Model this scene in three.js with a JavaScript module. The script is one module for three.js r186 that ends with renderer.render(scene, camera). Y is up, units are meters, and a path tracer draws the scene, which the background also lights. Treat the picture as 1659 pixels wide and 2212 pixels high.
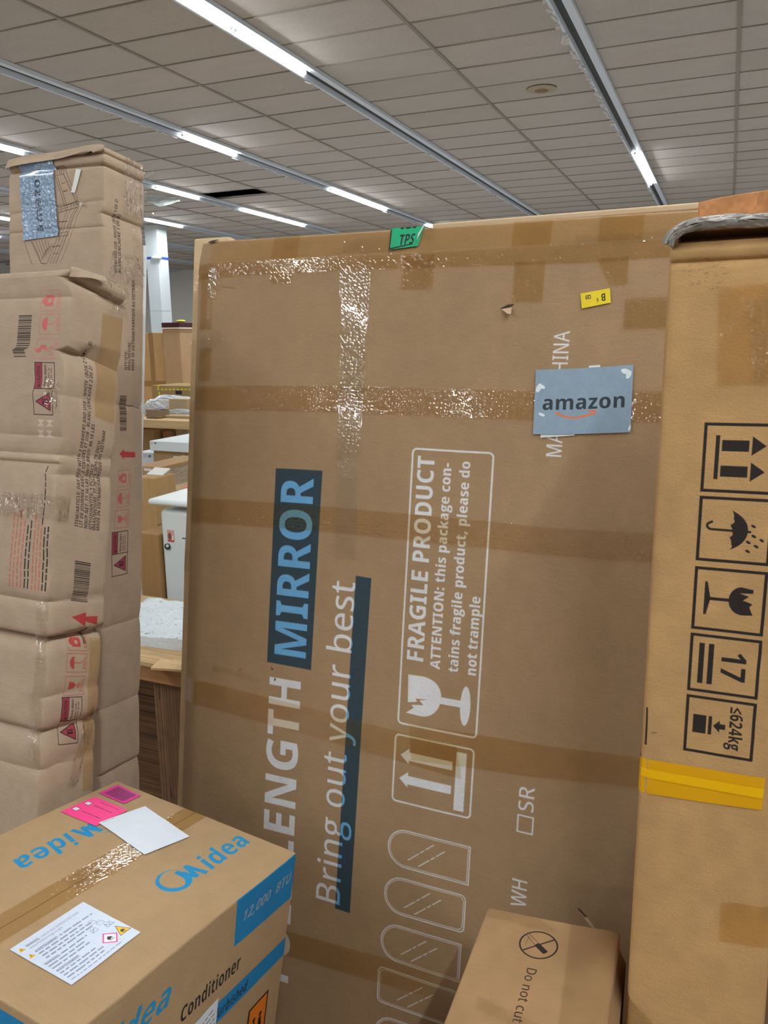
import * as THREE from 'three';
import { RoundedBoxGeometry } from 'three/addons/geometries/RoundedBoxGeometry.js';
import { mergeGeometries } from 'three/addons/utils/BufferGeometryUtils.js';
import { RectAreaLightUniformsLib } from 'three/addons/lights/RectAreaLightUniformsLib.js';

// ------------------------------------------------------------------ camera, light level
const W = 1659, H = 2212, FOCAL = 1699.3, EYE = 1.78;
const rad = THREE.MathUtils.degToRad;
const scene = new THREE.Scene();
scene.background = new THREE.Color(0, 0, 0);
const camera = new THREE.PerspectiveCamera(2 * THREE.MathUtils.radToDeg(Math.atan(H / 2 / FOCAL)), W / H, 0.05, 120);
camera.rotation.order = 'YXZ';
camera.rotation.set(rad(-12.44), rad(23.28), rad(-0.47));
camera.position.set(0, EYE, 0);
camera.updateMatrixWorld();
const renderer = new THREE.WebGLRenderer({ antialias: true });
renderer.toneMapping = THREE.LinearToneMapping;
renderer.toneMappingExposure = 1.0;
renderer.shadowMap.enabled = true;
RectAreaLightUniformsLib.init();
const LED = new THREE.Color(0.93, 0.98, 1.0), LED_RADIANCE = 188, LED_GLOW = 66;

// ------------------------------------------------------------------ helpers
const V = (x, y, z) => new THREE.Vector3(x, y, z);
let seed = 7;
const rnd = () => { seed = (seed * 1664525 + 1013904223) >>> 0; return seed / 4294967296; };
const range = (a, b) => a + (b - a) * rnd();
const hash = (x, y, k = 0) => { let h = (x * 374761393 + y * 668265263 + k * 2147483647) | 0; h = Math.imul(h ^ (h >>> 13), 1274126177); return ((h ^ (h >>> 16)) >>> 0) / 4294967296; };
const smooth = (t) => t * t * (3 - 2 * t);
const noise2 = (x, y, k = 0) => { const ix = Math.floor(x), iy = Math.floor(y), fx = smooth(x - ix), fy = smooth(y - iy); return (hash(ix, iy, k) * (1 - fx) + hash(ix + 1, iy, k) * fx) * (1 - fy) + (hash(ix, iy + 1, k) * (1 - fx) + hash(ix + 1, iy + 1, k) * fx) * fy; };
const fbm = (x, y, k = 0) => noise2(x, y, k) * 0.5 + noise2(x * 2.03, y * 2.03, k + 1) * 0.25 + noise2(x * 4.1, y * 4.1, k + 2) * 0.125 + noise2(x * 8.2, y * 8.2, k + 3) * 0.125;
const step = (a, b, x) => THREE.MathUtils.smoothstep(x, a, b);
const rayDir = (px, py) => V((px - W / 2) / FOCAL, -(py - H / 2) / FOCAL, -1).applyQuaternion(camera.quaternion);
const at = (px, py, depth) => rayDir(px, py).multiplyScalar(depth).add(camera.position);            // a point on the photograph's line of sight, at its real distance
const onZ = (px, py, z) => { const d = rayDir(px, py); return d.multiplyScalar(z / d.z).add(camera.position); };
const onY = (px, py, y) => { const d = rayDir(px, py); return d.multiplyScalar((y - EYE) / d.y).add(camera.position); };
const taken = new Map();
const numbered = (name) => { const n = taken.get(name) ?? 0; taken.set(name, n + 1); return n ? name + '_' + String(n).padStart(3, '0') : name; };
function tag(o, label, category, group, kind) { Object.assign(o.userData, { label, category }); if (group) o.userData.group = group; if (kind) o.userData.kind = kind; return o; }
function lit(m) { m.castShadow = true; m.receiveShadow = true; return m; }
function part(name, geo, mat, parent) { const m = lit(new THREE.Mesh(geo, mat)); m.name = parent === scene ? numbered(name) : name; parent.add(m); return m; }
function thing(name, label, category, pos = V(0, 0, 0), group) { const g = new THREE.Group(); g.name = numbered(name); g.position.copy(pos); scene.add(g); return tag(g, label, category, group); }
function structure(name, geo, mat, label) { const m = part(name, geo, mat, scene); m.userData.kind = 'structure'; if (label) m.userData.label = label; return m; }
const boxAt = (x0, x1, y0, y1, z0, z1) => new THREE.BoxGeometry(x1 - x0, y1 - y0, z1 - z0).translate((x0 + x1) / 2, (y0 + y1) / 2, (z0 + z1) / 2);

function canvasTexture(w, h, draw, { grain = 0.05, blotch = 0.05, fibre = 0.03, k = 1, scale = 1 } = {}) {
  const c = document.createElement('canvas'); c.width = Math.round(w); c.height = Math.round(h);
  const g = c.getContext('2d'); draw(g, c.width, c.height);
  if (grain || blotch || fibre) {
    const im = g.getImageData(0, 0, c.width, c.height), d = im.data;
    for (let y = 0, i = 0; y < c.height; y++) for (let x = 0; x < c.width; x++, i += 4) {
      const s = 1 + grain * (hash(x, y, k) - 0.5) + blotch * (noise2(x / (60 * scale), y / (75 * scale), k) + noise2(x / (17 * scale), y / (21 * scale), k + 5) - 1) * 0.7 + fibre * (noise2(x / (14 * scale), y / (1.6 * scale), k + 9) - 0.5);
      d[i] *= s; d[i + 1] *= s; d[i + 2] *= s;
    }
    g.putImageData(im, 0, 0);
  }
  const t = new THREE.CanvasTexture(c); t.colorSpace = THREE.SRGBColorSpace; t.magFilter = THREE.LinearFilter; t.anisotropy = 8;
  return t;
}
function dataTexture(n, f, srgb = false) {
  const d = new Uint8Array(n * n * 4);
  for (let y = 0; y < n; y++) for (let x = 0; x < n; x++) { const v = f(x / n, y / n, x, y), a = Array.isArray(v) ? v : [v, v, v], i = (y * n + x) * 4; for (let c = 0; c < 3; c++) d[i + c] = Math.max(0, Math.min(255, a[c] * 255)); d[i + 3] = 255; }
  const t = new THREE.DataTexture(d, n, n); t.wrapS = t.wrapT = THREE.RepeatWrapping; t.magFilter = THREE.LinearFilter; if (srgb) t.colorSpace = THREE.SRGBColorSpace; t.needsUpdate = true;
  return t;
}
const tileNoise = (u, v, n, k) => { const x = u * n, y = v * n, ix = Math.floor(x), iy = Math.floor(y), fx = smooth(x - ix), fy = smooth(y - iy), h = (a, b) => hash(((a % n) + n) % n, ((b % n) + n) % n, k); return (h(ix, iy) * (1 - fx) + h(ix + 1, iy) * fx) * (1 - fy) + (h(ix, iy + 1) * (1 - fx) + h(ix + 1, iy + 1) * fx) * fy; };
const KRAFT_BUMP = dataTexture(256, (u, v) => 0.55 * tileNoise(u, v, 96, 3) + 0.3 * tileNoise(u, v, 24, 4) + 0.15 * tileNoise(u, v, 128, 5));
// air bubbles under packing tape: rounded cells
const BUBBLES = dataTexture(768, (u, v) => {
  const n = 20, x = u * n, y = v * n, ix = Math.floor(x), iy = Math.floor(y); let h = 0;
  for (let j = -1; j <= 1; j++) for (let i = -1; i <= 1; i++) { const cx = ((ix + i) % n + n) % n, cy = ((iy + j) % n + n) % n, d = Math.hypot(ix + i + 0.2 + 0.6 * hash(cx, cy, 11) - x, iy + j + 0.2 + 0.6 * hash(cx, cy, 12) - y) / (0.42 + 0.28 * hash(cx, cy, 14)); if (d < 1) h = Math.max(h, (1 - d * d) * (0.12 + 0.88 * hash(cx, cy, 15) ** 2)); }
  return h;
});
const WRINKLE = dataTexture(256, (u, v) => 0.6 * Math.abs(2 * tileNoise(u, v, 9, 21) - 1) + 0.4 * Math.abs(2 * tileNoise(u, v, 23, 22) - 1));

const std = (o) => new THREE.MeshStandardMaterial({ roughness: 0.85, ...o });
const TAPE_BROWN = new THREE.MeshPhysicalMaterial({ name: 'brown_tape', color: new THREE.Color(0.93, 0.86, 0.72), transmission: 1, thickness: 0, roughness: 0.05, ior: 1.56, bumpMap: BUBBLES, bumpScale: 0.0004, side: THREE.DoubleSide });
const TAPE_FLAT = new THREE.MeshPhysicalMaterial({ name: 'brown_tape_flat', color: new THREE.Color(0.95, 0.89, 0.76), transmission: 1, thickness: 0, roughness: 0.16, ior: 1.5, bumpMap: BUBBLES, bumpScale: 0.00012, side: THREE.DoubleSide });
const TAPE_CLEAR = new THREE.MeshPhysicalMaterial({ name: 'clear_tape', color: new THREE.Color(0.95, 0.95, 0.94), transmission: 1, thickness: 0, roughness: 0.05, ior: 1.65, bumpMap: BUBBLES, bumpScale: 0.0003, side: THREE.DoubleSide });
const TAPE_WRINKLED = new THREE.MeshPhysicalMaterial({ name: 'wrinkled_clear_tape', color: new THREE.Color(0.96, 0.95, 0.93), transmission: 1, thickness: 0, roughness: 0.1, ior: 1.6, bumpMap: WRINKLE, bumpScale: 0.0016, side: THREE.DoubleSide });

const TAPE_CRINKLED = new THREE.MeshPhysicalMaterial({ name: 'crinkled_clear_tape', color: new THREE.Color(0.96, 0.95, 0.93), transmission: 1, thickness: 0, roughness: 0.12, ior: 1.7, bumpMap: WRINKLE, bumpScale: 0.006, side: THREE.DoubleSide });
const KRAFT = { mirror: '#9f8260', tall: '#b49d86', tall2: '#b09a83', right: '#bc9461', small: '#9f7d56', ac: '#a88b66', plain: '#b08d62' };
function printed(wMm, hMm, pxPerMm, base, draw, opts = {}) {           // a face's own print, drawn in millimetres on kraft board
  const t = canvasTexture(wMm * pxPerMm, hMm * pxPerMm, (g, w, h) => { g.fillStyle = base; g.fillRect(0, 0, w, h); g.scale(w / wMm, h / hMm); draw && draw(g); }, { scale: pxPerMm, ...opts });
  const bump = KRAFT_BUMP.clone(); bump.repeat.set(wMm / 120, hMm / 120); bump.needsUpdate = true;
  return std({ map: t, bumpMap: bump, bumpScale: 0.0004 });
}
const plainKraft = (() => { const cache = {}; return (base) => cache[base] ??= (() => { const t = canvasTexture(256, 256, (g) => { g.fillStyle = base; g.fillRect(0, 0, 256, 256); }, { k: 3, scale: 1 }); t.wrapS = t.wrapT = THREE.RepeatWrapping; return std({ map: t }); })(); })();

// ------------------------------------------------------------------ print helpers
function fitText(g, s, bx, by, len, cap, angle, font = 'bold', color) {
  g.save(); if (color) g.fillStyle = color;
  g.translate(bx, by); g.rotate(angle);
  const fam = /serif|mono/.test(font) ? font : font;
  g.font = fam.replace('SIZE', 100).includes('px') ? fam.replace('SIZE', 100) : `${font} 100px sans-serif`;
  const m = g.measureText(s).width; g.scale(len / m, cap / 71.4); g.textBaseline = 'alphabetic'; g.fillText(s, 0, 0); g.restore();
}
const UP = -Math.PI / 2, DOWN = Math.PI / 2;
function roundRect(g, x, y, w, h, r) { g.beginPath(); g.moveTo(x + r, y); g.arcTo(x + w, y, x + w, y + h, r); g.arcTo(x + w, y + h, x, y + h, r); g.arcTo(x, y + h, x, y, r); g.arcTo(x, y, x + w, y, r); g.closePath(); }
function poly(g, pts) { g.beginPath(); pts.forEach(([x, y], i) => (i ? g.lineTo(x, y) : g.moveTo(x, y))); g.closePath(); g.fill(); }
function bars(g, x, y, w, h, along, k, color) { g.fillStyle = color; let p = 0; const n = along === 'y' ? h : w; let i = 0; while (p < n) { const a = 0.5 + 2 * hash(i, k, 1), b = 0.5 + 1.6 * hash(i, k, 2); const e = Math.min(a, n - p); along === 'y' ? g.fillRect(x, y + p, w, e) : g.fillRect(x + p, y, e, h); p += a + b; i++; } }
function microText(g, x, y, len, lines, pitch, size, angle, color, k) {  // lines too small to read
  g.save(); g.translate(x, y); g.rotate(angle); g.fillStyle = color;
  for (let l = 0; l < lines; l++) { let p = 0, i = 0; const end = len * (0.8 + 0.2 * hash(l, k, 3)); while (p < end) { const w = 1 + size * (1 + 3 * hash(i, l, k)); g.fillRect(p, l * pitch, Math.min(w, end - p), size * 0.62); p += w + size * 0.6; i++; } }
  g.restore();
}
function cautionMark(g, x, y, w, h, ink = '#3a2228', red = '#a03a48') {   // warning panel turned on its side: header and text above, triangle below
  g.strokeStyle = ink; g.lineWidth = 1.4; g.strokeRect(x, y, w, h); const m = y + h * 0.5;
  g.beginPath(); g.moveTo(x, m); g.lineTo(x + w, m); g.stroke();
  g.fillStyle = red; g.fillRect(x + 0.8, y + 0.8, w * 0.34, h * 0.5 - 1.6);
  g.strokeRect(x, y, w * 0.35, h * 0.5);
  fitText(g, 'CAUTION', x + w * 0.27, m - h * 0.1, h * 0.34, w * 0.17, UP, 'bold', ink);
  g.fillStyle = ink; poly(g, [[x + w * 0.12, m - h * 0.06], [x + w * 0.27, m - h * 0.09], [x + w * 0.27, m - h * 0.02]]);
  fitText(g, 'Heavy object', x + w * 0.58, m - h * 0.04, h * 0.42, w * 0.12, UP, 'bold', ink);
  microText(g, x + w * 0.68, m - h * 0.04, h * 0.42, 2, w * 0.12, w * 0.07, UP, '#7a5a52', 4);
  g.fillStyle = red; g.strokeStyle = ink; g.lineWidth = 1.6; g.beginPath(); g.moveTo(x + w * 0.14, m + h * 0.25); g.lineTo(x + w * 0.88, m + h * 0.08); g.lineTo(x + w * 0.88, m + h * 0.42); g.closePath(); g.fill(); g.stroke();
  g.fillStyle = ink; g.fillRect(x + w * 0.55, m + h * 0.2, w * 0.22, h * 0.03); g.fillRect(x + w * 0.5, m + h * 0.25, w * 0.25, h * 0.045); g.fillRect(x + w * 0.48, m + h * 0.19, w * 0.04, h * 0.12);
}
function redIcon(g, kind, x, y, w, h, color = '#c0605c') {               // a framed handling symbol lying on its side (its top points to the low end of x)
  g.strokeStyle = color; g.lineWidth = 0.9; g.strokeRect(x, y, w, h); g.fillStyle = color;
  const cx = x + w * 0.42, cy = y + h * 0.5;
  if (kind === 'care') { roundRect(g, cx - w * 0.2, cy - h * 0.28, w * 0.42, h * 0.56, 2); g.fill(); g.beginPath(); g.arc(cx - w * 0.22, cy, h * 0.18, 0, 7); g.fill(); g.fillStyle = '#b39878'; g.beginPath(); g.arc(cx + w * 0.02, cy, h * 0.13, 0, 7); g.fill(); }
  if (kind === 'dry') { g.beginPath(); g.arc(cx - w * 0.04, cy, h * 0.34, Math.PI / 2, -Math.PI / 2); g.closePath(); g.fill(); g.fillRect(cx - w * 0.05, cy - 0.7, w * 0.34, 1.4); g.beginPath(); g.lineWidth = 1.2; g.arc(cx + w * 0.28, cy - h * 0.07, h * 0.07, -Math.PI / 2, Math.PI / 2); g.stroke(); }
  if (kind === 'fragile') { g.beginPath(); g.moveTo(cx - w * 0.22, cy - h * 0.2); g.lineTo(cx - w * 0.22, cy + h * 0.2); g.quadraticCurveTo(cx + w * 0.12, cy + h * 0.22, cx + w * 0.12, cy); g.quadraticCurveTo(cx + w * 0.12, cy - h * 0.22, cx - w * 0.22, cy - h * 0.2); g.fill(); g.fillRect(cx + w * 0.1, cy - 0.8, w * 0.2, 1.6); g.fillRect(cx + w * 0.28, cy - h * 0.16, w * 0.05, h * 0.32); }
  microText(g, x + w * 0.82, y + h * 0.85, h * 0.7, 2, w * 0.08, w * 0.05, UP, color, 5);
}

// ------------------------------------------------------------------ cartons
// A carton keeps a soft-edged, slightly dented box. Face coordinates are metres from the face's upper left corner as one looks at it: surf(face, s, t, lift).
class Carton {
  constructor({ u, up, n, corner, at: c, w, h, d, r = 0.006, warp, k = 1, s0 = 0 }) {
    // c: which corner is given, as signs [x, y, z]
    if (!h) { h = 1; for (let i = 0; i < 40; i++) { let lo = 9; for (const sx of [0, 1]) for (const sz of [0, 1]) lo = Math.min(lo, corner.y + u.y * w * (sx - (c[0] > 0)) + n.y * d * (sz - (c[2] > 0)) - up.y * h); h += lo; if (Math.abs(lo) < 1e-5) break; } }
    Object.assign(this, { w, h, d, r, warp, u, up, n, k, s0 });
    this.base = corner.clone().addScaledVector(u, -c[0] * w / 2).addScaledVector(n, -c[2] * d / 2).addScaledVector(up, -h);
    this.basis = new THREE.Matrix4().makeBasis(u, up, n);
  }
  group(name, label, category, grp) { const g = thing(name, label, category, this.base, grp); g.quaternion.setFromRotationMatrix(this.basis); this.g = g; return g; }
  raw(x, y, z) {
    const { w, h, d, r } = this, cx = Math.max(-w / 2 + r, Math.min(w / 2 - r, x)), cy = Math.max(r, Math.min(h - r, y)), cz = Math.max(-d / 2 + r, Math.min(d / 2 - r, z));
    const v = V(x - cx, y - cy, z - cz), l = v.length(); if (l > 1e-9) v.multiplyScalar(r / l);
    const p = V(cx + v.x, cy + v.y, cz + v.z); if (this.warp) this.warp(p, this); return p;
  }
  on(face, s, t) {
    const { w, h, d } = this;
    if (face === 'front') return this.raw(-w / 2 + s, h - t, d / 2);
    if (face === 'right') return this.raw(w / 2, h - t, d / 2 - s);
    if (face === 'left') return this.raw(-w / 2, h - t, -d / 2 + s);
    if (face === 'back') return this.raw(w / 2 - s, h - t, -d / 2);
    if (face === 'top') return this.raw(-w / 2 + s, h, -d / 2 + t);
    return this.raw(-w / 2 + s, 0, d / 2 - t);
  }
  size(face) { return face === 'front' || face === 'back' ? [this.w, this.h] : face === 'left' || face === 'right' ? [this.d, this.h] : [this.w, this.d]; }
  surf(face, s, t, off = 0) {
    const e = 0.002, p = this.on(face, s, t), a = this.on(face, s + e, t).sub(this.on(face, s - e, t)), b = this.on(face, s, t + e).sub(this.on(face, s, t - e));
    return p.addScaledVector(b.cross(a).normalize(), off);
  }
  body(mats, { seg = 0.03, tex = {}, rows = [] } = {}) {
    const faces = ['front', 'right', 'left', 'back', 'top', 'bottom'], pos = [], uv = [], idx = [], geo = new THREE.BufferGeometry(), acc = new Map();
    faces.forEach((f, fi) => {
      const [sw, sh] = this.size(f), cut = (len) => { const a = [0, this.r * 0.35, this.r], n = Math.max(1, Math.round((len - 2 * this.r) / seg)); for (let i = 1; i < n; i++) a.push(this.r + (len - 2 * this.r) * i / n); a.push(len - this.r, len - this.r * 0.35, len); return a; };
      const S = cut(sw), up2 = f !== 'top' && f !== 'bottom', T = up2 && rows.length ? [...new Set([...cut(sh), ...rows.flatMap((r) => [-0.009, -0.005, -0.0025, -0.001, 0, 0.001, 0.0025, 0.005, 0.009].map((e) => r * this.k + e)).filter((t) => t > this.r && t < sh - this.r)].map((t) => Math.round(t * 1e5) / 1e5))].sort((a, b) => a - b) : cut(sh), o = pos.length / 3, st = idx.length, [tw, th] = tex[f] ?? [sw, sh];
      for (const t of T) for (const s of S) { const p = this.on(f, s, t); pos.push(p.x, p.y, p.z); uv.push(s / tw, 1 - t / th); }
      for (let j = 0; j < T.length - 1; j++) for (let i = 0; i < S.length - 1; i++) { const a = o + j * S.length + i, b = a + 1, c = a + S.length, e = c + 1; idx.push(a, c, b, b, c, e); }
      geo.addGroup(st, idx.length - st, fi);
    });
    geo.setAttribute('position', new THREE.Float32BufferAttribute(pos, 3)); geo.setAttribute('uv', new THREE.Float32BufferAttribute(uv, 2)); geo.setIndex(idx); geo.computeVertexNormals();
    const nn = geo.attributes.normal, key = (i) => [pos[i * 3], pos[i * 3 + 1], pos[i * 3 + 2]].map((v) => Math.round(v * 2e5)).join();
    for (let i = 0; i < pos.length / 3; i++) { const k = key(i), v = acc.get(k) ?? acc.set(k, V(0, 0, 0)).get(k); v.x += nn.getX(i); v.y += nn.getY(i); v.z += nn.getZ(i); }
    for (let i = 0; i < pos.length / 3; i++) { const v = acc.get(key(i)).clone().normalize(); nn.setXYZ(i, v.x, v.y, v.z); }
    const m = faces.map((f) => mats[f] ?? mats.rest);
    return part('body', geo, m, this.g);
  }
  // a sheet on a face: four corners (millimetres: s, t) upper left, upper right, lower right, lower left
  sheet(name, face, q, mat, { off = 0.0008, nx = 8, ny = 8, metric = 0, curl, parent } = {}) {
    const pos = [], uv = [], idx = [];
    for (let j = 0; j <= ny; j++) for (let i = 0; i <= nx; i++) {
      const a = i / nx, b = j / ny, s = ((q[0][0] * (1 - a) + q[1][0] * a) * (1 - b) + (q[3][0] * (1 - a) + q[2][0] * a) * b + this.s0) / 1000 * this.k, t = ((q[0][1] * (1 - a) + q[1][1] * a) * (1 - b) + (q[3][1] * (1 - a) + q[2][1] * a) * b) / 1000 * this.k;
      const p = this.surf(face, s, t, off + (curl ? curl(a, b) : 0)); pos.push(p.x, p.y, p.z); uv.push(...(metric ? [s / metric + 0.31 * q[0][1] / 97, t / metric] : [a, 1 - b]));
    }
    for (let j = 0; j < ny; j++) for (let i = 0; i < nx; i++) { const a = j * (nx + 1) + i, b = a + 1, c = a + nx + 1, e = c + 1; idx.push(a, c, b, b, c, e); }
    const g = new THREE.BufferGeometry(); g.setAttribute('position', new THREE.Float32BufferAttribute(pos, 3)); g.setAttribute('uv', new THREE.Float32BufferAttribute(uv, 2)); g.setIndex(idx); g.computeVertexNormals();
    return part(name, g, mat, parent ?? this.g);
  }
  tape(face, q, mat = TAPE_BROWN, o = {}) { const l = Math.max(Math.abs(q[1][0] - q[0][0]), Math.abs(q[3][1] - q[0][1])); return this.sheet('packing_tape', face, q, mat, { off: 0.0012, nx: Math.max(2, Math.ceil(Math.abs(q[1][0] - q[0][0]) / 9)), ny: Math.max(2, Math.ceil(Math.abs(q[3][1] - q[0][1]) / 9)), metric: 0.13, ...o }); }
}
const rect = (x0, y0, x1, y1) => [[x0, y0], [x1, y0], [x1, y1], [x0, y1]];
const leanFrame = (lean, yaw = 0, side = 0) => {
  const a = rad(lean), y = rad(yaw), s = rad(side), u = V(Math.cos(y), 0, -Math.sin(y)), f = V(Math.sin(y), 0, Math.cos(y)), up = V(0, Math.cos(a), 0).addScaledVector(f, -Math.sin(a)), n = u.clone().cross(up);
  return { u: u.clone().multiplyScalar(Math.cos(s)).addScaledVector(up, Math.sin(s)), up: up.clone().multiplyScalar(Math.cos(s)).addScaledVector(u, -Math.sin(s)), n };
};
// folds and dents: { t: metres below the top, amp, wide, sides }
const fold = (p, c, list) => {
  for (const f of list) {
    const t = c.h - p.y - (f.slope ?? 0) * p.x - (f.slopeZ ?? 0) * (c.d / 2 - p.z), q = (t - f.t * c.k) / (t < f.t * c.k ? f.above ?? f.wide : f.wide), k = f.amp * Math.exp(-Math.abs(q) * 1.4) ;
    if (k < 1e-5) continue;
    if (!f.face || f.face === 'front') p.z -= k * step(0, 0.45, p.z / c.d);
    if (!f.face || f.face === 'right') p.x -= k * step(0, 0.45, p.x / c.w);
  }
};
const bulge = (p, c, amp, k) => { const t = c.h - p.y; const wz = step(0, 0.45, p.z / c.d), wx = step(0, 0.45, p.x / c.w), x = p.x, z = p.z; p.z += amp * (fbm(x * 6 + k, t * 6, k) - 0.5) * 2 * wz; p.x += amp * (fbm(z * 6 + k, t * 6, k + 7) - 0.5) * 2 * wx; };
// ------------------------------------------------------------------ the hall
const CEIL = EYE + 2.46, X0 = -22, X1 = 7, Z0 = -24.2, Z1 = 14;
const concrete = std({ color: new THREE.Color(0.50, 0.48, 0.45), roughness: 0.75, map: null });
structure('floor', boxAt(X0 - 0.3, X1 + 0.3, -0.2, 0, Z0 - 0.3, Z1 + 0.3), concrete, 'grey concrete floor of the hall');
const wallMat = std({ color: new THREE.Color(0.74, 0.72, 0.67) });
structure('wall_back', boxAt(X0 - 0.3, X1 + 0.3, 0, 5.2, Z0 - 0.3, Z0), wallMat, 'plain grey end wall beyond the white column');
structure('wall_left', boxAt(X0 - 0.3, X0, 0, 5.2, Z0, Z1), wallMat);
structure('wall_right', boxAt(X1, X1 + 0.3, 0, 5.2, Z0, Z1), wallMat);
structure('wall_front', boxAt(X0 - 0.3, X1 + 0.3, 0, 5.2, Z1, Z1 + 0.3), wallMat);
const ceiling = structure('ceiling', boxAt(X0 - 0.3, X1 + 0.3, 5.0, 5.2, Z0 - 0.3, Z1 + 0.3), std({ color: new THREE.Color(0.36, 0.35, 0.33) }), 'suspended ceiling of grey lay-in tiles in a thin grid');

// lay-in tiles, 1.22 m by 0.61 m
const TX = 1.2188, TZ = 0.60940, GX = -7.4319, GZ = -5.2927;
const tileTex = (k, r, g, b) => { const t = dataTexture(256, (u, v) => { const s = 1 + 0.06 * (tileNoise(u, v, 128, k) - 0.5) + 0.03 * (tileNoise(u, v, 5, k + 1) - 0.5) - 0.05 * (tileNoise(u, v, 90, k + 2) > 0.82 ? 1 : 0); return [r * s, g * s, b * s]; }, true); return std({ map: t, roughness: 0.95 }); };
const tileMats = [tileTex(31, 0.735, 0.70, 0.67), tileTex(35, 0.73, 0.70, 0.672), tileTex(41, 0.745, 0.705, 0.675), tileTex(45, 0.72, 0.687, 0.655)];
const tileGeo = new THREE.BoxGeometry(TX - 0.022, 0.014, TZ - 0.016);
const tiles = [];
for (let i = Math.ceil((X0 - GX) / TX); GX + (i + 1) * TX <= X1 + 0.6; i++) for (let j = Math.ceil((GZ - Z1) / TZ); GZ - (j + 1) * TZ >= Z0 - 0.5; j++) {
  if (i === -1 && j === 11) continue;                                   // one tile is missing beside the third light rail
  const x = GX + (i + 0.5) * TX, z = GZ - (j + 0.5) * TZ, p = V(x, CEIL, z).project(camera), d = -V(x, CEIL, z).applyMatrix4(camera.matrixWorldInverse).z;
  tiles.push({ x, z, i, j, size: d > 0.5 && Math.abs(p.x) < 1.25 && p.y < 1.3 && p.y > 0.5 ? 1 / d ** 3 : 0 });
}
tiles.sort((a, b) => b.size - a.size);
const restTiles = [];
tiles.forEach((t, n) => {
  const a = (hash(t.i + 50, t.j + 50, 3) - 0.5) * 0.006, b = (hash(t.i + 50, t.j + 50, 4) - 0.5) * 0.010, y = CEIL + 0.011;
  if (n < 300 && t.size) { const m = part('ceiling_tile', tileGeo, tileMats[Math.floor(hash(t.i + 50, t.j + 50, 5) * 4)], ceiling); m.position.set(t.x, y, t.z); m.rotation.set(b, 0, a); } else restTiles.push(tileGeo.clone().rotateX(b).rotateZ(a).translate(t.x, y, t.z));
});
part('ceiling_tile', mergeGeometries(restTiles), tileMats[0], ceiling).userData.kind = 'stuff';
const gridMat = std({ color: new THREE.Color(0.30, 0.255, 0.215), roughness: 0.7 });
for (let i = Math.ceil((X0 - GX) / TX); GX + i * TX <= X1; i++) part('grid_runner', boxAt(GX + i * TX - 0.016, GX + i * TX + 0.016, CEIL - 0.006, CEIL + 0.03, Z0, Z1), gridMat, ceiling);
for (let j = Math.ceil((GZ - Z1) / TZ); GZ - j * TZ >= Z0; j++) { const z = GZ - j * TZ; if (z < Z1) part('cross_tee', boxAt(X0, X1, CEIL - 0.003, CEIL + 0.03, z - 0.009, z + 0.009), gridMat, ceiling); }

// round diffuser in the ceiling
{
  const v = thing('ceiling_vent', 'round beige ceiling diffuser with a darker brown centre between two light rails', 'vent', V(-1.944, CEIL - 0.006, -8.653));
  part('rim', new THREE.LatheGeometry([[0.07, -0.012], [0.10, -0.014], [0.15, -0.002], [0.152, 0.004], [0.07, 0.004]].map(([x, y]) => new THREE.Vector2(x, y)), 40), std({ color: new THREE.Color(0.40, 0.33, 0.23) }), v);
  part('centre_disc', new THREE.LatheGeometry([[0, -0.018], [0.06, -0.016], [0.082, -0.008], [0.082, 0.0]].map(([x, y]) => new THREE.Vector2(x, y)), 40), std({ color: new THREE.Color(0.23, 0.16, 0.08) }), v);
}

// light rails: white trunking with an open dark groove, and LED tubes in some of their places
const railWhite = std({ color: new THREE.Color(0.70, 0.76, 0.86), roughness: 0.4 }), railDark = std({ color: new THREE.Color(0.05, 0.05, 0.05), roughness: 0.6 });
const tubeMat = std({ color: new THREE.Color(0.9, 0.9, 0.9), emissive: LED, emissiveIntensity: LED_GLOW, roughness: 0.4 });
const capMat = std({ color: new THREE.Color(0.7, 0.7, 0.7), roughness: 0.4 });
const debrisMat = std({ color: new THREE.Color(0.62, 0.58, 0.56) });
const TUBE = 1.17, tubeGeo = new THREE.CapsuleGeometry(0.021, TUBE - 0.06, 6, 14).rotateX(Math.PI / 2), capGeo = new THREE.CylinderGeometry(0.016, 0.016, 0.03, 12).rotateX(Math.PI / 2);
const rails = [
  { x: 3.54, lit: [-3.5, -8.4, -13.2, -18], at: 'outermost rail at the right' },
  { x: 1.10, lit: [-2.1, -0.9, 0.3, 1.5, -6.1, -10.9, -15.8], at: 'rail above the yellow-taped carton' },
  { x: -1.34, lit: [-12.4, -13.65, 9.3, 10.5], at: 'rail meeting the orange-brown flap' },
  { x: -3.79, lit: [-5.28, -6.5, 0.2, 1.4, 2.6, 4.3, 5.5, 9.3, 10.5], at: 'rail with the two big overhead tubes' },
  { x: -6.22, lit: [-9.03, -12.95, -14.15, -17.6, 10.0, 11.2], at: 'second rail left of the overhead tubes' },
  { x: -8.66, lit: [-7.75, -11.55, -14.05, -15.35, 5.5], at: 'rail beside the missing tile' },
  { x: -11.10, lit: [-14.3, -6.0], at: 'rail before the white column' },
  { x: -13.53, lit: [-12.05, -4.5], at: 'fifth rail from the overhead tubes' },
  { x: -15.97, lit: [-9.0, -13.8, -18.6], at: 'sixth rail from the overhead tubes' },
  { x: -18.40, lit: [-14.0, -20.0, -9.2], at: 'rail nearest the far left wall' },
];
const ORD = ['first', 'second', 'third', 'fourth', 'fifth', 'sixth', 'seventh', 'eighth'];
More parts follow.
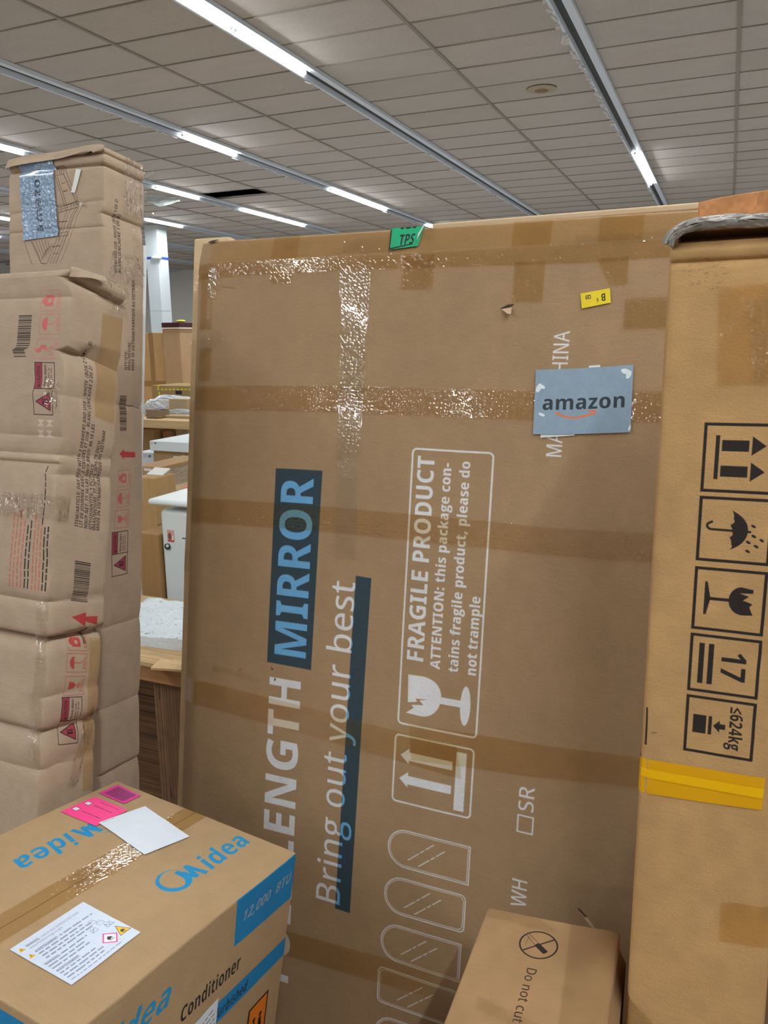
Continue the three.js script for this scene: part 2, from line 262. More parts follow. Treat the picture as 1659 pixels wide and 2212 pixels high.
const tubeWhere = (r, z) => { const ahead = z < -3, same = r.lit.filter((q) => (q < -3) === ahead).sort((a, b) => (ahead ? b - a : a - b)); return `lit LED tube, ${ORD[same.indexOf(z)]} ${ahead ? 'ahead' : 'behind the viewpoint'} on the ${r.at}`; };
rails.forEach((r, n) => {
  const g = thing('light_rail', `white slotted light trunking, ${r.at}`, 'light rail', V(r.x, CEIL, 0), 'ceiling light rails'), y = -0.075;
  part('flange', boxAt(0.012, 0.075, -0.036, 0, Z0, Z1), railWhite, g);
  part('flange', boxAt(-0.075, -0.050, y, 0, Z0, Z1), railWhite, g);
  part('groove', boxAt(-0.052, 0.014, -0.024, 0, Z0, Z1), railDark, g);
  const bits = [];                                                        // shreds of old tape left along the rail
  if (n >= 2 && n <= 5) for (let z = -5; z > -19; z -= range(0.04, 0.22)) { if (r.lit.some((c) => Math.abs(z - c) < 0.62) || noise2(z * 0.9, n, 8) < 0.42) continue; bits.push(new THREE.BoxGeometry(range(0.015, 0.04), range(0.004, 0.02), range(0.03, 0.16)).rotateY(range(-0.4, 0.4)).rotateZ(range(-0.5, 0.5)).translate(-0.075 + range(-0.012, 0.01), y - range(0.0, 0.012), z)); }
  if (bits.length) { const b = part('tape_shreds', mergeGeometries(bits), debrisMat, g); b.userData.kind = 'stuff'; }
  r.lit.forEach((z) => {
    const t = thing('led_tube_lamp', tubeWhere(r, z), 'light', V(r.x - 0.018, CEIL - 0.05, z), 'LED tubes in the light rails');
    part('tube', tubeGeo, tubeMat, t);
    for (const s of [-1, 1]) { const c = part('end_cap', capGeo, capMat, t); c.position.z = s * (TUBE / 2 - 0.012); }
    const l = new THREE.RectAreaLight(LED, LED_RADIANCE, 0.042, TUBE - 0.05); l.name = 'led_tube_light'; l.position.set(0, -0.0225, 0); l.rotation.x = -Math.PI / 2; t.add(l);
  });
});

// white column with a blue strap
{
  const c = thing('support_column', 'white square column with a blue strap and a white knob below the lights', 'column', V(0, 0, 0)); c.userData.kind = 'structure';
  const p = onY(335, 487, CEIL), hw = 0.17, white = std({ color: new THREE.Color(0.60, 0.66, 0.69), roughness: 0.5 });
  c.position.set(p.x, 0, p.z);
  part('shaft', new RoundedBoxGeometry(hw * 2, CEIL, hw * 2, 2, 0.015).translate(0, CEIL / 2, 0), white, c);
  const y = onZ(330, 557, p.z + hw).y;
  part('strap', boxAt(-hw - 0.006, hw + 0.006, y - 0.025, y + 0.025, -hw - 0.006, hw + 0.006), std({ color: new THREE.Color(0.03, 0.07, 0.40) }), c);
  part('knob', new THREE.SphereGeometry(0.1, 20, 14).scale(1.3, 0.55, 0.8).translate(hw * 0.75, y - 0.01, hw + 0.02), white, c);
  part('collar', boxAt(-hw - 0.004, hw + 0.004, 2.42, 2.43, -hw - 0.004, hw + 0.004), std({ color: new THREE.Color(0.5, 0.54, 0.56) }), c);
}
// ------------------------------------------------------------------ the large flat mirror carton, leaning back
const WHITE_INK = '#d9d9dc', NAVY = '#2c3f49', SKY = '#67a5d3';
{
  const fr = leanFrame(8.64, 0.2), c = new Carton({ ...fr, corner: V(-0.94417, 1.96378, -1.29924), at: [-1, 1, 1], w: 0.913, d: 0.085, s0: 13, r: 0.004, warp: (p, c) => {
    const s = p.x + c.w / 2, t = c.h - p.y, wz = step(0, 0.45, p.z / c.d);
    p.z -= wz * (0.010 * Math.max(0, 1 - t / 0.043) + 0.013 * Math.max(0, 1 - s / 0.033));                    // the folded rim along the top and the left side slopes back
    p.z += wz * 0.004 * Math.sin(Math.PI * Math.min(1, s / c.w)) * Math.sin(Math.PI * Math.min(1, t / c.h)) + wz * 0.0022 * (fbm(s * 5, t * 5, 3) - 0.5);
    p.y += 0.006 * (noise2(s * 7, 1, 5) - 0.5) * step(0.05, 0.0, t);
  } });
  const g = c.group('mirror_carton', 'large flat kraft carton printed MIRROR and FRAGILE PRODUCT, leaning back, filling the middle', 'box');
  const front = printed(913, 2000, 1.02, KRAFT.mirror, (g) => {
    g.translate(13, 0);
    g.fillStyle = NAVY; poly(g, [[184, 422], [280, 422], [275.5, 787], [182, 785]]);
    fitText(g, 'MIRROR', 263, 775, 338, 66, UP, 'bold', SKY);
    fitText(g, 'FULL LENGTH', 256, 1406, 602, 66, UP, 'bold', WHITE_INK);
    const words = ['Bring out your best', 356, 1219, 604, 49, UP, 'normal'];
    fitText(g, ...words, WHITE_INK);
    g.fillStyle = NAVY; const blk = [[356, 603], [386, 604], [377, 1221], [347, 1221]]; poly(g, blk);
    g.save(); g.beginPath(); blk.forEach(([x, y], i) => (i ? g.lineTo(x, y) : g.moveTo(x, y))); g.closePath(); g.clip(); fitText(g, ...words, SKY); g.restore();
    // fragile panel
    g.strokeStyle = WHITE_INK; g.lineWidth = 3.2; roundRect(g, 451, 373, 141, 478, 7); g.stroke(); roundRect(g, 448, 872, 142, 119, 7); g.stroke();
    fitText(g, 'FRAGILE PRODUCT', 491, 740, 356, 30, UP, 'bold', WHITE_INK);
    fitText(g, 'ATTENTION: this package con-', 521, 745, 352, 18, UP, '600', WHITE_INK);
    fitText(g, 'tains fragile product, please do', 553.5, 746, 358, 18, UP, '600', WHITE_INK);
    fitText(g, 'not trample', 585, 747, 136, 18, UP, '600', WHITE_INK);
    g.fillStyle = WHITE_INK;                                             // broken glass, its foot to the right
    g.beginPath(); g.moveTo(465, 763); g.lineTo(490, 762); g.bezierCurveTo(520, 762, 528, 782, 527, 795); g.bezierCurveTo(526, 815, 512, 833, 490, 832); g.lineTo(464, 831); g.lineTo(478, 820); g.lineTo(474, 815); g.lineTo(496, 812); g.lineTo(488, 805); g.lineTo(503, 801); g.lineTo(481, 803); g.lineTo(484, 808); g.lineTo(467, 812); g.closePath(); g.fill();
    g.fillRect(525, 792, 40, 12); g.beginPath(); g.ellipse(570, 800, 9, 34, 0, 0, 7); g.fill();
    for (const y of [907, 949]) { poly(g, [[459, y], [475, y - 14], [475, y - 7], [554, y - 7], [554, y + 8], [475, y + 8], [475, y + 14]]); }
    g.fillRect(560, 881, 18, 102);
    // mirror outlines, one per model
    const icon = (x, y, w, h, kind) => {
      for (const [o, lw] of [[0, 2.0], [3.2, 1.3]]) { g.lineWidth = lw; g.beginPath(); const X = x + o, Y = y + o, W2 = w - 2 * o, H2 = h - 2 * o;
        if (kind === 'rect') roundRect(g, X, Y, W2, H2, 9); else { const r = H2 / 2; g.moveTo(X + r, Y); if (kind === 'soft') { g.arcTo(X + W2, Y, X + W2, Y + H2, 9); g.arcTo(X + W2, Y + H2, X, Y + H2, 9); } else { g.lineTo(X + W2, Y); g.lineTo(X + W2, Y + H2); } g.lineTo(X + r, Y + H2); g.arc(X + r, Y + r, r, Math.PI / 2, -Math.PI / 2); g.closePath(); }
        g.stroke(); }
      g.lineWidth = 1.7;
      for (const [dx, dy] of [[0, 0], [20, 7]]) { g.setLineDash([26, 3, 9, 3, 20, 3]); g.beginPath(); g.moveTo(x + 38 + dx, y + 52 + dy * 0.9); g.lineTo(x + 86 + dx, y + 11 + dy); g.stroke(); } g.setLineDash([]);
    };
    icon(445, 1041, 149, 67, 'arch'); icon(443, 1129, 148, 66, 'soft'); icon(441, 1217, 147, 67, 'arch'); icon(439, 1303, 149, 66, 'rect'); icon(438, 1393, 148, 66, 'square'); icon(436, 1480, 148, 66, 'arch');
    fitText(g, 'SR', 696, 957, 44, 25, UP, 'normal', WHITE_INK); g.strokeStyle = WHITE_INK; g.lineWidth = 2.6; g.strokeRect(671.5, 964, 25, 28);
    fitText(g, 'WH', 694, 1121, 50, 25.5, UP, 'normal', WHITE_INK);
    fitText(g, 'MADE IN CHINA', 702, 374, 199, 24, UP, 'normal', WHITE_INK);
    g.fillStyle = 'rgba(40,28,18,0.8)'; poly(g, [[191, 793], [196, 797], [193, 800]]); poly(g, [[199, 812], [203, 816], [199, 820]]); // pen dots and scuffs
    g.strokeStyle = 'rgba(80,55,32,0.6)'; g.lineWidth = 1.2; g.beginPath(); g.moveTo(52, 88); g.lineTo(80, 92); g.stroke(); g.beginPath(); g.moveTo(120, 812); g.lineTo(128, 806); g.stroke();
    g.strokeStyle = 'rgba(225,205,180,0.7)'; g.lineWidth = 4; g.beginPath(); g.moveTo(790, 1110); g.lineTo(806, 1126); g.stroke(); g.strokeStyle = 'rgba(30,16,8,0.9)'; g.lineWidth = 2; g.beginPath(); g.moveTo(778, 1098); g.lineTo(792, 1109); g.stroke();
  }, { k: 2 });
  c.body({ front, rest: plainKraft(KRAFT.mirror) }, { seg: 0.011, tex: { front: [0.913, 2.0], top: [0.25, 0.25], left: [0.25, 0.25], right: [0.25, 0.25], back: [0.25, 0.25], bottom: [0.25, 0.25] } });
  // tape
  c.tape('front', rect(-10, 43.5, 898, 71), TAPE_BROWN);                  // along the top seam
  c.tape('front', rect(20, 4, 880, 42), TAPE_FLAT);
  c.tape('front', rect(298, 71, 356, 120), TAPE_CLEAR, { off: 0.0024 });
  c.tape('front', [[303, 120], [356, 120], [353, 400], [309, 400]], TAPE_CLEAR, { off: 0.0018 });
  c.tape('front', [[309, 400], [353, 400], [354, 575], [313, 577]], TAPE_FLAT.clone(), { off: 0.0018 }).material.color.setRGB(0.95, 0.95, 0.95);
  c.tape('front', [[-12, 272], [898, 268], [898, 316], [-12, 318]], TAPE_BROWN, { off: 0.0014 });
  c.tape('front', [[-12, 486], [898, 483], [898, 527], [-12, 533]], TAPE_BROWN, { off: 0.0014 });
  c.tape('front', [[-12, 841], [560, 872], [572, 926], [-12, 890]], TAPE_FLAT);
  c.tape('front', [[470, 848], [898, 831], [898, 876], [672, 898], [668, 912], [480, 920]].slice(0, 1).concat([[898, 831], [898, 877], [480, 912]]), TAPE_FLAT, { off: 0.0018 });
  c.tape('front', [[-12, 1306], [898, 1262], [898, 1310], [-12, 1356]], TAPE_FLAT);
  for (const q of [rect(156, 66, 200, 88), rect(414, 48, 471, 106), rect(607, 66, 656, 130), rect(782, 129, 870, 175)]) c.tape('front', q, TAPE_BROWN, { off: 0.0019 });
  c.tape('front', [[735, 66], [783, 66], [783, 108], [757, 108]], TAPE_BROWN, { off: 0.0019 });
  for (const q of [rect(600, 2, 662, 43), rect(735, 2, 800, 43), rect(156, 2, 210, 43), rect(1, 60, 32, 165), rect(1, 200, 34, 262), rect(34, 60, 48, 100)]) c.tape('front', q, TAPE_FLAT, { off: 0.002 });
  c.tape('front', [[5, 186], [52, 168], [60, 186], [8, 224]], TAPE_WRINKLED, { off: 0.003 });
  c.tape('front', rect(22, 52, 40, 108), TAPE_WRINKLED, { off: 0.0025 });
  c.tape('front', rect(300, 14, 420, 40), TAPE_WRINKLED, { off: 0.002 });
  c.tape('front', rect(700, 30, 860, 46), TAPE_WRINKLED, { off: 0.002 });
  c.tape('front', [[60, 806], [170, 818], [168, 826], [60, 816]], TAPE_WRINKLED, { off: 0.003 });
  // stickers
  const amz = canvasTexture(600, 420, (g, w, h) => { g.fillStyle = '#8aa0b2'; g.fillRect(0, 0, w, h); fitText(g, 'amazon', 48, 262, 520, 92, 0, 'bold', '#26333c');
    g.strokeStyle = '#d9774f'; g.lineWidth = 13; g.lineCap = 'round'; g.beginPath(); g.moveTo(140, 282); g.quadraticCurveTo(250, 345, 372, 286); g.stroke(); g.lineWidth = 9; g.beginPath(); g.moveTo(345, 274); g.lineTo(386, 274); g.lineTo(372, 302); g.stroke();
    g.fillStyle = '#dfe7ec'; for (const [x, y, a, b] of [[560, 40, 34, 16], [575, 60, 14, 26], [24, 118, 16, 30], [40, 110, 26, 12], [50, 292, 22, 9], [596, 390, 8, 20]]) { g.beginPath(); g.ellipse(x, y, a, b, 0.4, 0, 7); g.fill(); } }, { grain: 0.04, blotch: 0.05, fibre: 0 });
  const paper = std({ color: new THREE.Color(0.72, 0.74, 0.75), roughness: 0.7, side: THREE.DoubleSide });
  c.sheet('paper_slip', 'front', [[668, 300], [740, 296], [720, 337], [667, 343]], paper, { off: 0.0018 }).userData.label = 'white paper corner under the blue sticker';
  c.sheet('paper_slip', 'front', [[735, 229], [752, 228], [752, 250], [735, 250]], paper, { off: 0.0018 });
  c.sheet('sticker', 'front', [[653, 236], [801, 229], [804, 331], [655, 338]], std({ map: amz, roughness: 0.45, side: THREE.DoubleSide }), { off: 0.0028 }).userData.label = 'blue-grey sticker reading amazon';
  const yel = canvasTexture(320, 170, (g, w, h) => { g.fillStyle = '#e9cf1c'; roundRect(g, 0, 0, w, h, 18); g.fill(); g.fillStyle = '#e9cf1c'; g.fillRect(0, 0, w, h); g.translate(w, h); g.rotate(Math.PI); fitText(g, 'B', 48, 122, 54, 84, 0, 'bold', '#26241a'); fitText(g, '5', 128, 84, 24, 42, 0, 'bold', '#26241a'); g.fillStyle = '#26241a'; g.fillRect(212, 92, 56, 44); g.fillStyle = '#e9cf1c'; g.fillRect(220, 100, 14, 26); g.fillRect(240, 100, 20, 8); g.fillRect(244, 116, 16, 12); }, { grain: 0.03, blotch: 0.03, fibre: 0 });
  c.sheet('sticker', 'front', [[714, 118], [758, 112], [761, 134], [718, 141]], std({ map: yel, roughness: 0.5, side: THREE.DoubleSide }), { off: 0.002 }).userData.label = 'small yellow sticker with an upside-down B 5';
  const tps = canvasTexture(420, 240, (g, w, h) => { g.fillStyle = '#16a06c'; g.fillRect(0, 0, w, h); g.fillStyle = '#0d1512'; g.fillRect(0, 20, 14, h - 20); poly(g, [[0, h], [0, h - 16], [330, h - 40], [330, h - 26]]); fitText(g, 'TPS', 130, 205, 210, 118, 0, 'bold', '#0d1512'); for (const [x, a] of [[120, 40], [185, 60], [270, 46]]) { g.fillRect(x, 0, a, 26); } }, { grain: 0.03, blotch: 0.05, fibre: 0 });
  const gs = c.sheet('sticker', 'front', [[386, -1], [447, -2], [440, 34], [388, 38]], std({ map: tps, roughness: 0.5, side: THREE.DoubleSide }), { off: 0.003 }); gs.userData.label = 'green sticker reading TPS folded over the top edge';
  c.sheet('curled_corner', 'front', [[447, -3], [452, 2], [441, 30], [438, 14]], paper, { off: 0.006, curl: (a, b) => 0.008 * a, parent: gs });
  // torn hole
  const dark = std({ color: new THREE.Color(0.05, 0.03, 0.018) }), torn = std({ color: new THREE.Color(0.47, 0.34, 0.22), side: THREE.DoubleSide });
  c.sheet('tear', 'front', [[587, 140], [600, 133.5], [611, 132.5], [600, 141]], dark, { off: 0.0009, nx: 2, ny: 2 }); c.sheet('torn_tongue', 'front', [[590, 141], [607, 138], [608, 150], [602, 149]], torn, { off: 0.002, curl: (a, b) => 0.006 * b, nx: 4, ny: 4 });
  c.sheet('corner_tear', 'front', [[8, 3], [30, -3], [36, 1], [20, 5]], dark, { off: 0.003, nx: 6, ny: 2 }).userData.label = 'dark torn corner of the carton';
  // flattened flap of board sticking up along the top right
  const lipGeo = new RoundedBoxGeometry(0.42, 0.012, 0.05, 2, 0.004); const lip = part('top_flap', lipGeo, plainKraft('#c2a886'), g); lip.position.copy(c.on('top', 0.68, 0.045)).add(V(0, 0.004, 0.0)); lip.rotation.z = 0.012;
}
// narrow carton behind the mirror carton's left edge
{
  const fr = leanFrame(8.64, 0.2), m = V(-0.94417, 1.96378, -1.29924).addScaledVector(fr.n, -0.10).addScaledVector(fr.u, -0.077).addScaledVector(fr.up, 0.034);
  const c = new Carton({ ...fr, corner: m, at: [-1, 1, 1], w: 0.085, d: 0.075, r: 0.004, warp: (p, c) => bulge(p, c, 0.003, 5) });
  c.group('narrow_carton', 'narrow pale carton standing behind the left edge of the mirror carton', 'box');
  c.body({ rest: plainKraft('#dcc198') }, { seg: 0.04, tex: Object.fromEntries(['front', 'right', 'left', 'back', 'top', 'bottom'].map((f) => [f, [0.25, 0.25]])) });
  for (const t of [60, 205, 330, 470, 640]) c.tape('front', rect(1, t, 84, t + 46), TAPE_WRINKLED, { off: 0.002 });
}

// ------------------------------------------------------------------ two tall cartons leaning at the left
const INK = '#3c332d', REDINK = '#a85a4a';
{
  const fr = leanFrame(7), c = new Carton({ ...fr, corner: V(-1.14706, 2.15199, -1.30146), at: [1, 1, 1], w: 0.256, d: 0.122, r: 0.008, warp: (p, c) => {
    fold(p, c, [{ t: 0.032, amp: 0.010, wide: 0.005, above: 0.003, slope: 0.02 }, { t: 0.010, amp: 0.006, wide: 0.003, above: 0.003, slope: 0.03 }, { t: 0.108, amp: 0.0022, wide: 0.006, above: 0.003, face: 'front', slope: -0.05 }, { t: 0.152, amp: 0.0024, wide: 0.006, above: 0.003, face: 'front' }, { t: 0.126, amp: 0.007, wide: 0.03, above: 0.006, face: 'right' }, { t: 0.5, amp: 0.004, wide: 0.01, face: 'right' }, { t: 0.963, amp: 0.005, wide: 0.02, face: 'right' }, { t: 1.138, amp: 0.004, wide: 0.02, face: 'right' }, { t: 1.283, amp: 0.007, wide: 0.03, above: 0.008, face: 'right' }]);
    bulge(p, c, 0.004, 2); p.z += step(0.2, 1.6, c.h - p.y) * 0.0;
  } });
  const g = c.group('tall_carton', 'tall worn carton with a bed drawing and blue sticker, rear one of the leaning pair', 'box', 'tall day bed cartons');
  const front = printed(256, 700, 2.9, KRAFT.tall, (g) => {
    g.save(); g.translate(256, 0); g.strokeStyle = '#4a4038'; g.lineWidth = 0.9;
    const L = (pts, lw = 0.9) => { g.lineWidth = lw; g.beginPath(); pts.forEach(([x, y], i) => (i ? g.lineTo(x, y) : g.moveTo(x, y))); g.stroke(); };
    // line drawing of a day bed lying on its side
    L([[-124, 30], [-102, 29], [-102, 46], [-124, 48], [-124, 30]]); L([[-119, 32], [-119, 46]]); L([[-112, 31], [-112, 46]]); L([[-108, 30], [-108, 46]]); L([[-122, 38], [-103, 37]]);
    L([[-102, 30], [-66, 100]]); L([[-102, 46], [-66, 110]], 1.2); L([[-124, 48], [-96, 118]]); L([[-118, 50], [-92, 114]]);
    L([[-66, 100], [-66, 112], [-116, 120], [-116, 110], [-66, 100]], 1.2); L([[-110, 108], [-110, 118]]); L([[-84, 104], [-84, 115]]); L([[-78, 103], [-78, 114]]); L([[-72, 102], [-72, 113]]); L([[-112, 114], [-68, 106]]);
    L([[-104, 80], [-92, 78]], 1.6); L([[-108, 64], [-98, 63]]);
    L([[-66, 112], [-124, 219]], 1.1); L([[-72, 113], [-132, 219]]); L([[-92, 116], [-116, 160], [-148, 219]]); L([[-84, 115], [-140, 219]]); L([[-54, 108], [-112, 219]], 0.6);
    L([[-116, 138], [-92, 138]], 1.5); L([[-114, 160], [-92, 158], [-92, 166], [-114, 166]]); L([[-134, 186], [-112, 184]], 1.5); L([[-132, 200], [-116, 199]]);
    L([[-116, 120], [-116, 176]]); L([[-210, 172], [-188, 219]]); L([[-190, 172], [-164, 217], [-150, 219]], 1.2);
    for (let i = 0; i < 6; i++) { L([[-186 + i * 8, 172], [-166 + i * 5, 209 - i * 4]]); L([[-150 + i * 3, 190 - i * 2], [-166 + i * 7, 214 - i * 5]]); }
    g.restore();
  }, { k: 12 });
  const side = printed(122, 1380, 1.48, KRAFT.tall, (g) => {
    fitText(g, 'AWERS AND USB - WHITE  (BOX 1 OF 2)', 40, 236, 144, 8.4, UP, '600', INK); fitText(g, 'BLANC (ENCADRE 1 DE 2)', 51, 234, 116, 8.4, UP, '600', INK);
    fitText(g, 'MADE IN VIETNAM/FABRIQUE AU VIETNAM', 92, 427, 186, 8.2, UP, '600', INK); fitText(g, 'MEAS/MESURE:', 81, 427, 60, 7.6, UP, '600', INK); fitText(g, 'QTY/QTE:', 71, 427, 40, 7.6, UP, '600', INK);
    bars(g, 50, 480, 20, 74, 'y', 3, INK);
    g.fillStyle = '#b23b3b'; poly(g, [[48, 600], [62, 591], [62, 596], [96, 598], [96, 609], [60, 608], [60, 613]]);
    redIcon(g, 'care', 43, 635, 36, 34); redIcon(g, 'dry', 40, 676, 37, 36); redIcon(g, 'fragile', 35, 719, 41, 37); cautionMark(g, 27, 764, 46, 93);
    g.strokeStyle = '#33271d'; g.lineWidth = 1.6; g.beginPath(); g.moveTo(66, 499); g.lineTo(80, 501); g.lineTo(90, 500); g.lineTo(110, 504); g.stroke();
  }, { k: 13 });
  const small = [0.25, 0.25];
  c.body({ front, right: side, rest: plainKraft(KRAFT.tall) }, { seg: 0.008, rows: [0.012, 0.032, 0.108, 0.126, 0.152, 0.5, 0.963, 1.138, 1.283], tex: { front: [0.256, 0.7], right: [0.122, 1.38], left: small, back: small, top: small, bottom: small } });
  const st = canvasTexture(300, 500, (g, w, h) => { g.fillStyle = '#8fa6c2'; g.fillRect(0, 0, w, h); fitText(g, 'amazon', 178, 470, 430, 62, UP, 'bold', '#3f4c5c'); g.globalAlpha = 0.5; for (let i = 0; i < 26; i++) { g.fillStyle = hash(i, 1, 2) > 0.5 ? '#b7c8dc' : '#7d93b0'; g.fillRect(hash(i, 2, 2) * w, hash(i, 3, 2) * h, 8 + hash(i, 4, 2) * 60, 3 + hash(i, 5, 2) * 8); } g.globalAlpha = 1; }, { grain: 0.04, blotch: 0.08, fibre: 0 });
  const wr = WRINKLE.clone(); wr.repeat.set(1, 1.6); wr.needsUpdate = true;
  c.sheet('sticker', 'front', [[34, 17], [127, 13], [140, 165], [46, 170]], new THREE.MeshPhysicalMaterial({ map: st, roughness: 0.25, clearcoat: 0.6, clearcoatRoughness: 0.15, bumpMap: wr, bumpScale: 0.004, side: THREE.DoubleSide }), { off: 0.0025, nx: 16, ny: 24 }).userData.label = 'wrinkled blue-grey sticker reading amazon';
  const slip = std({ color: new THREE.Color(0.78, 0.78, 0.76), side: THREE.DoubleSide });
  c.sheet('tape_scrap', 'front', [[188, 40], [201, 42], [184, 85], [174, 83]], slip, { off: 0.002 }); c.sheet('tape_scrap', 'front', [[190, 104], [206, 102], [207, 110], [200, 111]], slip, { off: 0.002, curl: (a) => a * 0.006 });
  c.tape('right', [[60, 2], [121, 4], [121, 112], [52, 118]], TAPE_CRINKLED, { off: 0.003 }); c.tape('right', [[22, 196], [118, 188], [121, 250], [8, 252]], TAPE_CRINKLED, { off: 0.004 });
  c.tape('right', [[86, 120], [121, 120], [121, 700], [92, 700]], TAPE_WRINKLED, { off: 0.002 });
  for (const [s, t, a, l] of [[0.122, 0.02, 0.3, 0.03], [0.122, 0.055, -0.1, 0.028], [0.122, 0.10, 0.1, 0.026]]) { const w = part('tape_end', new THREE.BoxGeometry(l, 0.0025, 0.008), TAPE_CLEAR, g); w.position.copy(c.surf('right', s, t, 0.002)).add(V(l / 2 - 0.004, 0, 0)); w.rotation.z = a; }
  // loose lid lip along the top
  const lip = c.sheet('lid_lip', 'front', [[-1, 3], [257, -2], [257, 15], [-1, 22]], plainKraft(KRAFT.tall), { off: 0.004, nx: 24, ny: 3, curl: (a, b) => 0.004 * b + 0.002 * Math.sin(a * 9) }); lip.material = lip.material.clone(); lip.material.side = THREE.DoubleSide;
}
{
  const fr = leanFrame(11.8), c = new Carton({ ...fr, corner: V(-0.97840, 1.89420, -1.01110), at: [1, 1, 1], w: 0.4572, d: 0.1323, k: 0.9, r: 0.011, warp: (p, c) => {
    const t = c.h - p.y, back = Math.max(0, 0.5 - p.z / c.d);
    p.y -= 0.024 * back * step(0.12, 0.0, t) * step(0, 0.4, p.x / c.w);
    fold(p, c, [{ t: 0.333, amp: 0.006, wide: 0.012, above: 0.02 }, { t: 0.368, amp: 0.006, wide: 0.02, face: 'right' }, { t: 0.349, amp: 0.005, wide: 0.03, above: 0.004, face: 'front' }, { t: 0.30, amp: 0.004, wide: 0.02, face: 'front' }, { t: 0.145, amp: 0.016, wide: 0.022, above: 0.004, face: 'right' }, { t: 0.014, slopeZ: 0.12, amp: 0.016, wide: 0.010, above: 0.004, face: 'right' }, { t: 0.225, amp: 0.004, wide: 0.02, face: 'right' }, { t: 0.6, amp: 0.006, wide: 0.012 }, { t: 0.667, amp: 0.020, wide: 0.016, above: 0.004 }, { t: 0.84, amp: 0.013, wide: 0.022, above: 0.008 }, { t: 0.91, amp: 0.005, wide: 0.02 }, { t: 0.775, amp: 0.004, wide: 0.012, face: 'right' }, { t: 0.05, amp: 0.004, wide: 0.014, face: 'front' }]);
    bulge(p, c, 0.006, 9);
  } });
  const g = c.group('tall_carton', 'tall creased carton printed day bed box 2 of 2, front one of the leaning pair', 'box', 'tall day bed cartons');
  const front = printed(508, 1000, 2, KRAFT.tall2, (g) => {
    g.save(); g.translate(508, 0);
    redIcon(g, 'care', -67, 38, 44, 37, '#cc6a68'); redIcon(g, 'dry', -67, 81, 46, 36, '#cc6a68'); redIcon(g, 'fragile', -68, 125, 48, 36, '#cc6a68'); cautionMark(g, -67, 168, 45, 94);
    bars(g, -119, 82, 32, 76, 'y', 5, INK);
    g.fillStyle = 'rgba(226,214,196,0.55)'; for (const [x, y] of [[-58, 271], [-38, 271], [-58, 290], [-38, 290]]) { poly(g, [[x, y], [x + 17, y], [x + 10, y + 6], [x + 17, y + 12], [x, y + 12], [x + 7, y + 6]]); }
    microText(g, -98, 580, 150, 4, 9, 5, UP, '#bf7060', 6); microText(g, -62, 580, 140, 2, 8, 5, UP, INK, 7); microText(g, -44, 580, 150, 3, 8, 5, UP, '#bf7060', 8); microText(g, -20, 580, 120, 2, 8, 5, UP, INK, 9); microText(g, -27, 460, 126, 1, 8, 4, UP, INK, 10);
    g.restore();
  }, { k: 15 });
  const side = printed(147, 1000, 2, KRAFT.tall2, (g) => {
    const ln = (s, b, y0, y1) => fitText(g, s, b, y0, y0 - y1, 8.3, UP, '600', INK);
    ln('ITEM/ARTICLE: DAY BED WITH 2 DRAWERS AND USB - WHITE  (BOX 2 OF 2)', 60, 453, 119); ln('LIT DE JOURNEE AVEC 2 TIROIRS ET USB - BLANC (ENCADRE 2 DE 2)', 71, 453, 150); ln('NW/P.NET: 77.16 LBS GW/P.BRUT: 88.18 LBS', 83, 453, 255); ln('QTY/QUANTITE: 1 PC/PIECE', 94, 453, 328); ln('MEAS/MESURE: 77.76*16.30*5.79 INCH', 104, 453, 281); ln('MADE IN VIETNAM/FABRIQUE AU VIETNAM', 114, 452, 259);
    bars(g, 57, 516, 40, 76, 'y', 6, INK);
    g.fillStyle = '#b23b3b'; poly(g, [[56, 622], [92, 611], [92, 619], [122, 616], [122, 633], [92, 628], [92, 638]]);
    redIcon(g, 'care', 55, 654, 52, 31, '#b5483e'); redIcon(g, 'dry', 52, 691, 52, 35, '#b5483e'); redIcon(g, 'fragile', 51, 734, 50, 36, '#b5483e'); cautionMark(g, 46, 774, 50, 90, '#33221f');
    g.strokeStyle = 'rgba(70,45,25,0.55)'; g.lineWidth = 7; g.beginPath(); g.moveTo(96, 640); g.quadraticCurveTo(99, 650, 98, 672); g.stroke();
  }, { k: 16 });
  const small = [0.25, 0.25];
  c.body({ front, right: side, rest: plainKraft(KRAFT.tall2) }, { seg: 0.008, rows: [0.012, 0.02, 0.028, 0.05, 0.145, 0.225, 0.30, 0.333, 0.349, 0.368, 0.6, 0.667, 0.775, 0.84, 0.91], tex: { front: [0.4572, 0.9], right: [0.1323, 0.9], left: small, back: small, top: small, bottom: small } });
  c.tape('front', [[300, 412], [506, 404], [506, 448], [300, 455]], TAPE_CRINKLED, { off: 0.003 }); c.tape('right', rect(2, 404, 34, 450), TAPE_CRINKLED, { off: 0.003 });
  c.tape('right', [[80, 60], [138, 60], [132, 240], [80, 240]], TAPE_FLAT, { off: 0.002 });
  c.tape('right', [[108, 660], [140, 660], [136, 960], [112, 960]], TAPE_FLAT, { off: 0.002 }); c.tape('right', [[119, 790], [143, 800], [95, 945], [72, 945]], TAPE_CRINKLED, { off: 0.004 });
  c.tape('front', rect(480, 600, 507, 900), TAPE_WRINKLED, { off: 0.002 }); c.tape('front', [[470, 195], [500, 200], [500, 250], [470, 250]], TAPE_CRINKLED, { off: 0.003 });
  // the torn flap along the top of the narrow side
  const fm = plainKraft(KRAFT.tall2).clone(); fm.side = THREE.DoubleSide;
  const flap = c.sheet('torn_flap', 'right', [[2, -12], [80, -6], [150, -2], [2, 8]].slice(0, 2).concat([[78, 6], [4, 10]]), fm, { off: 0.006, nx: 8, ny: 3, curl: (a, b) => 0.004 * a });
  flap.userData.label = 'torn top flap';
  c.tape('right', [[60, -4], [146, 2], [146, 60], [96, 50]], TAPE_CRINKLED, { off: 0.008 });
}
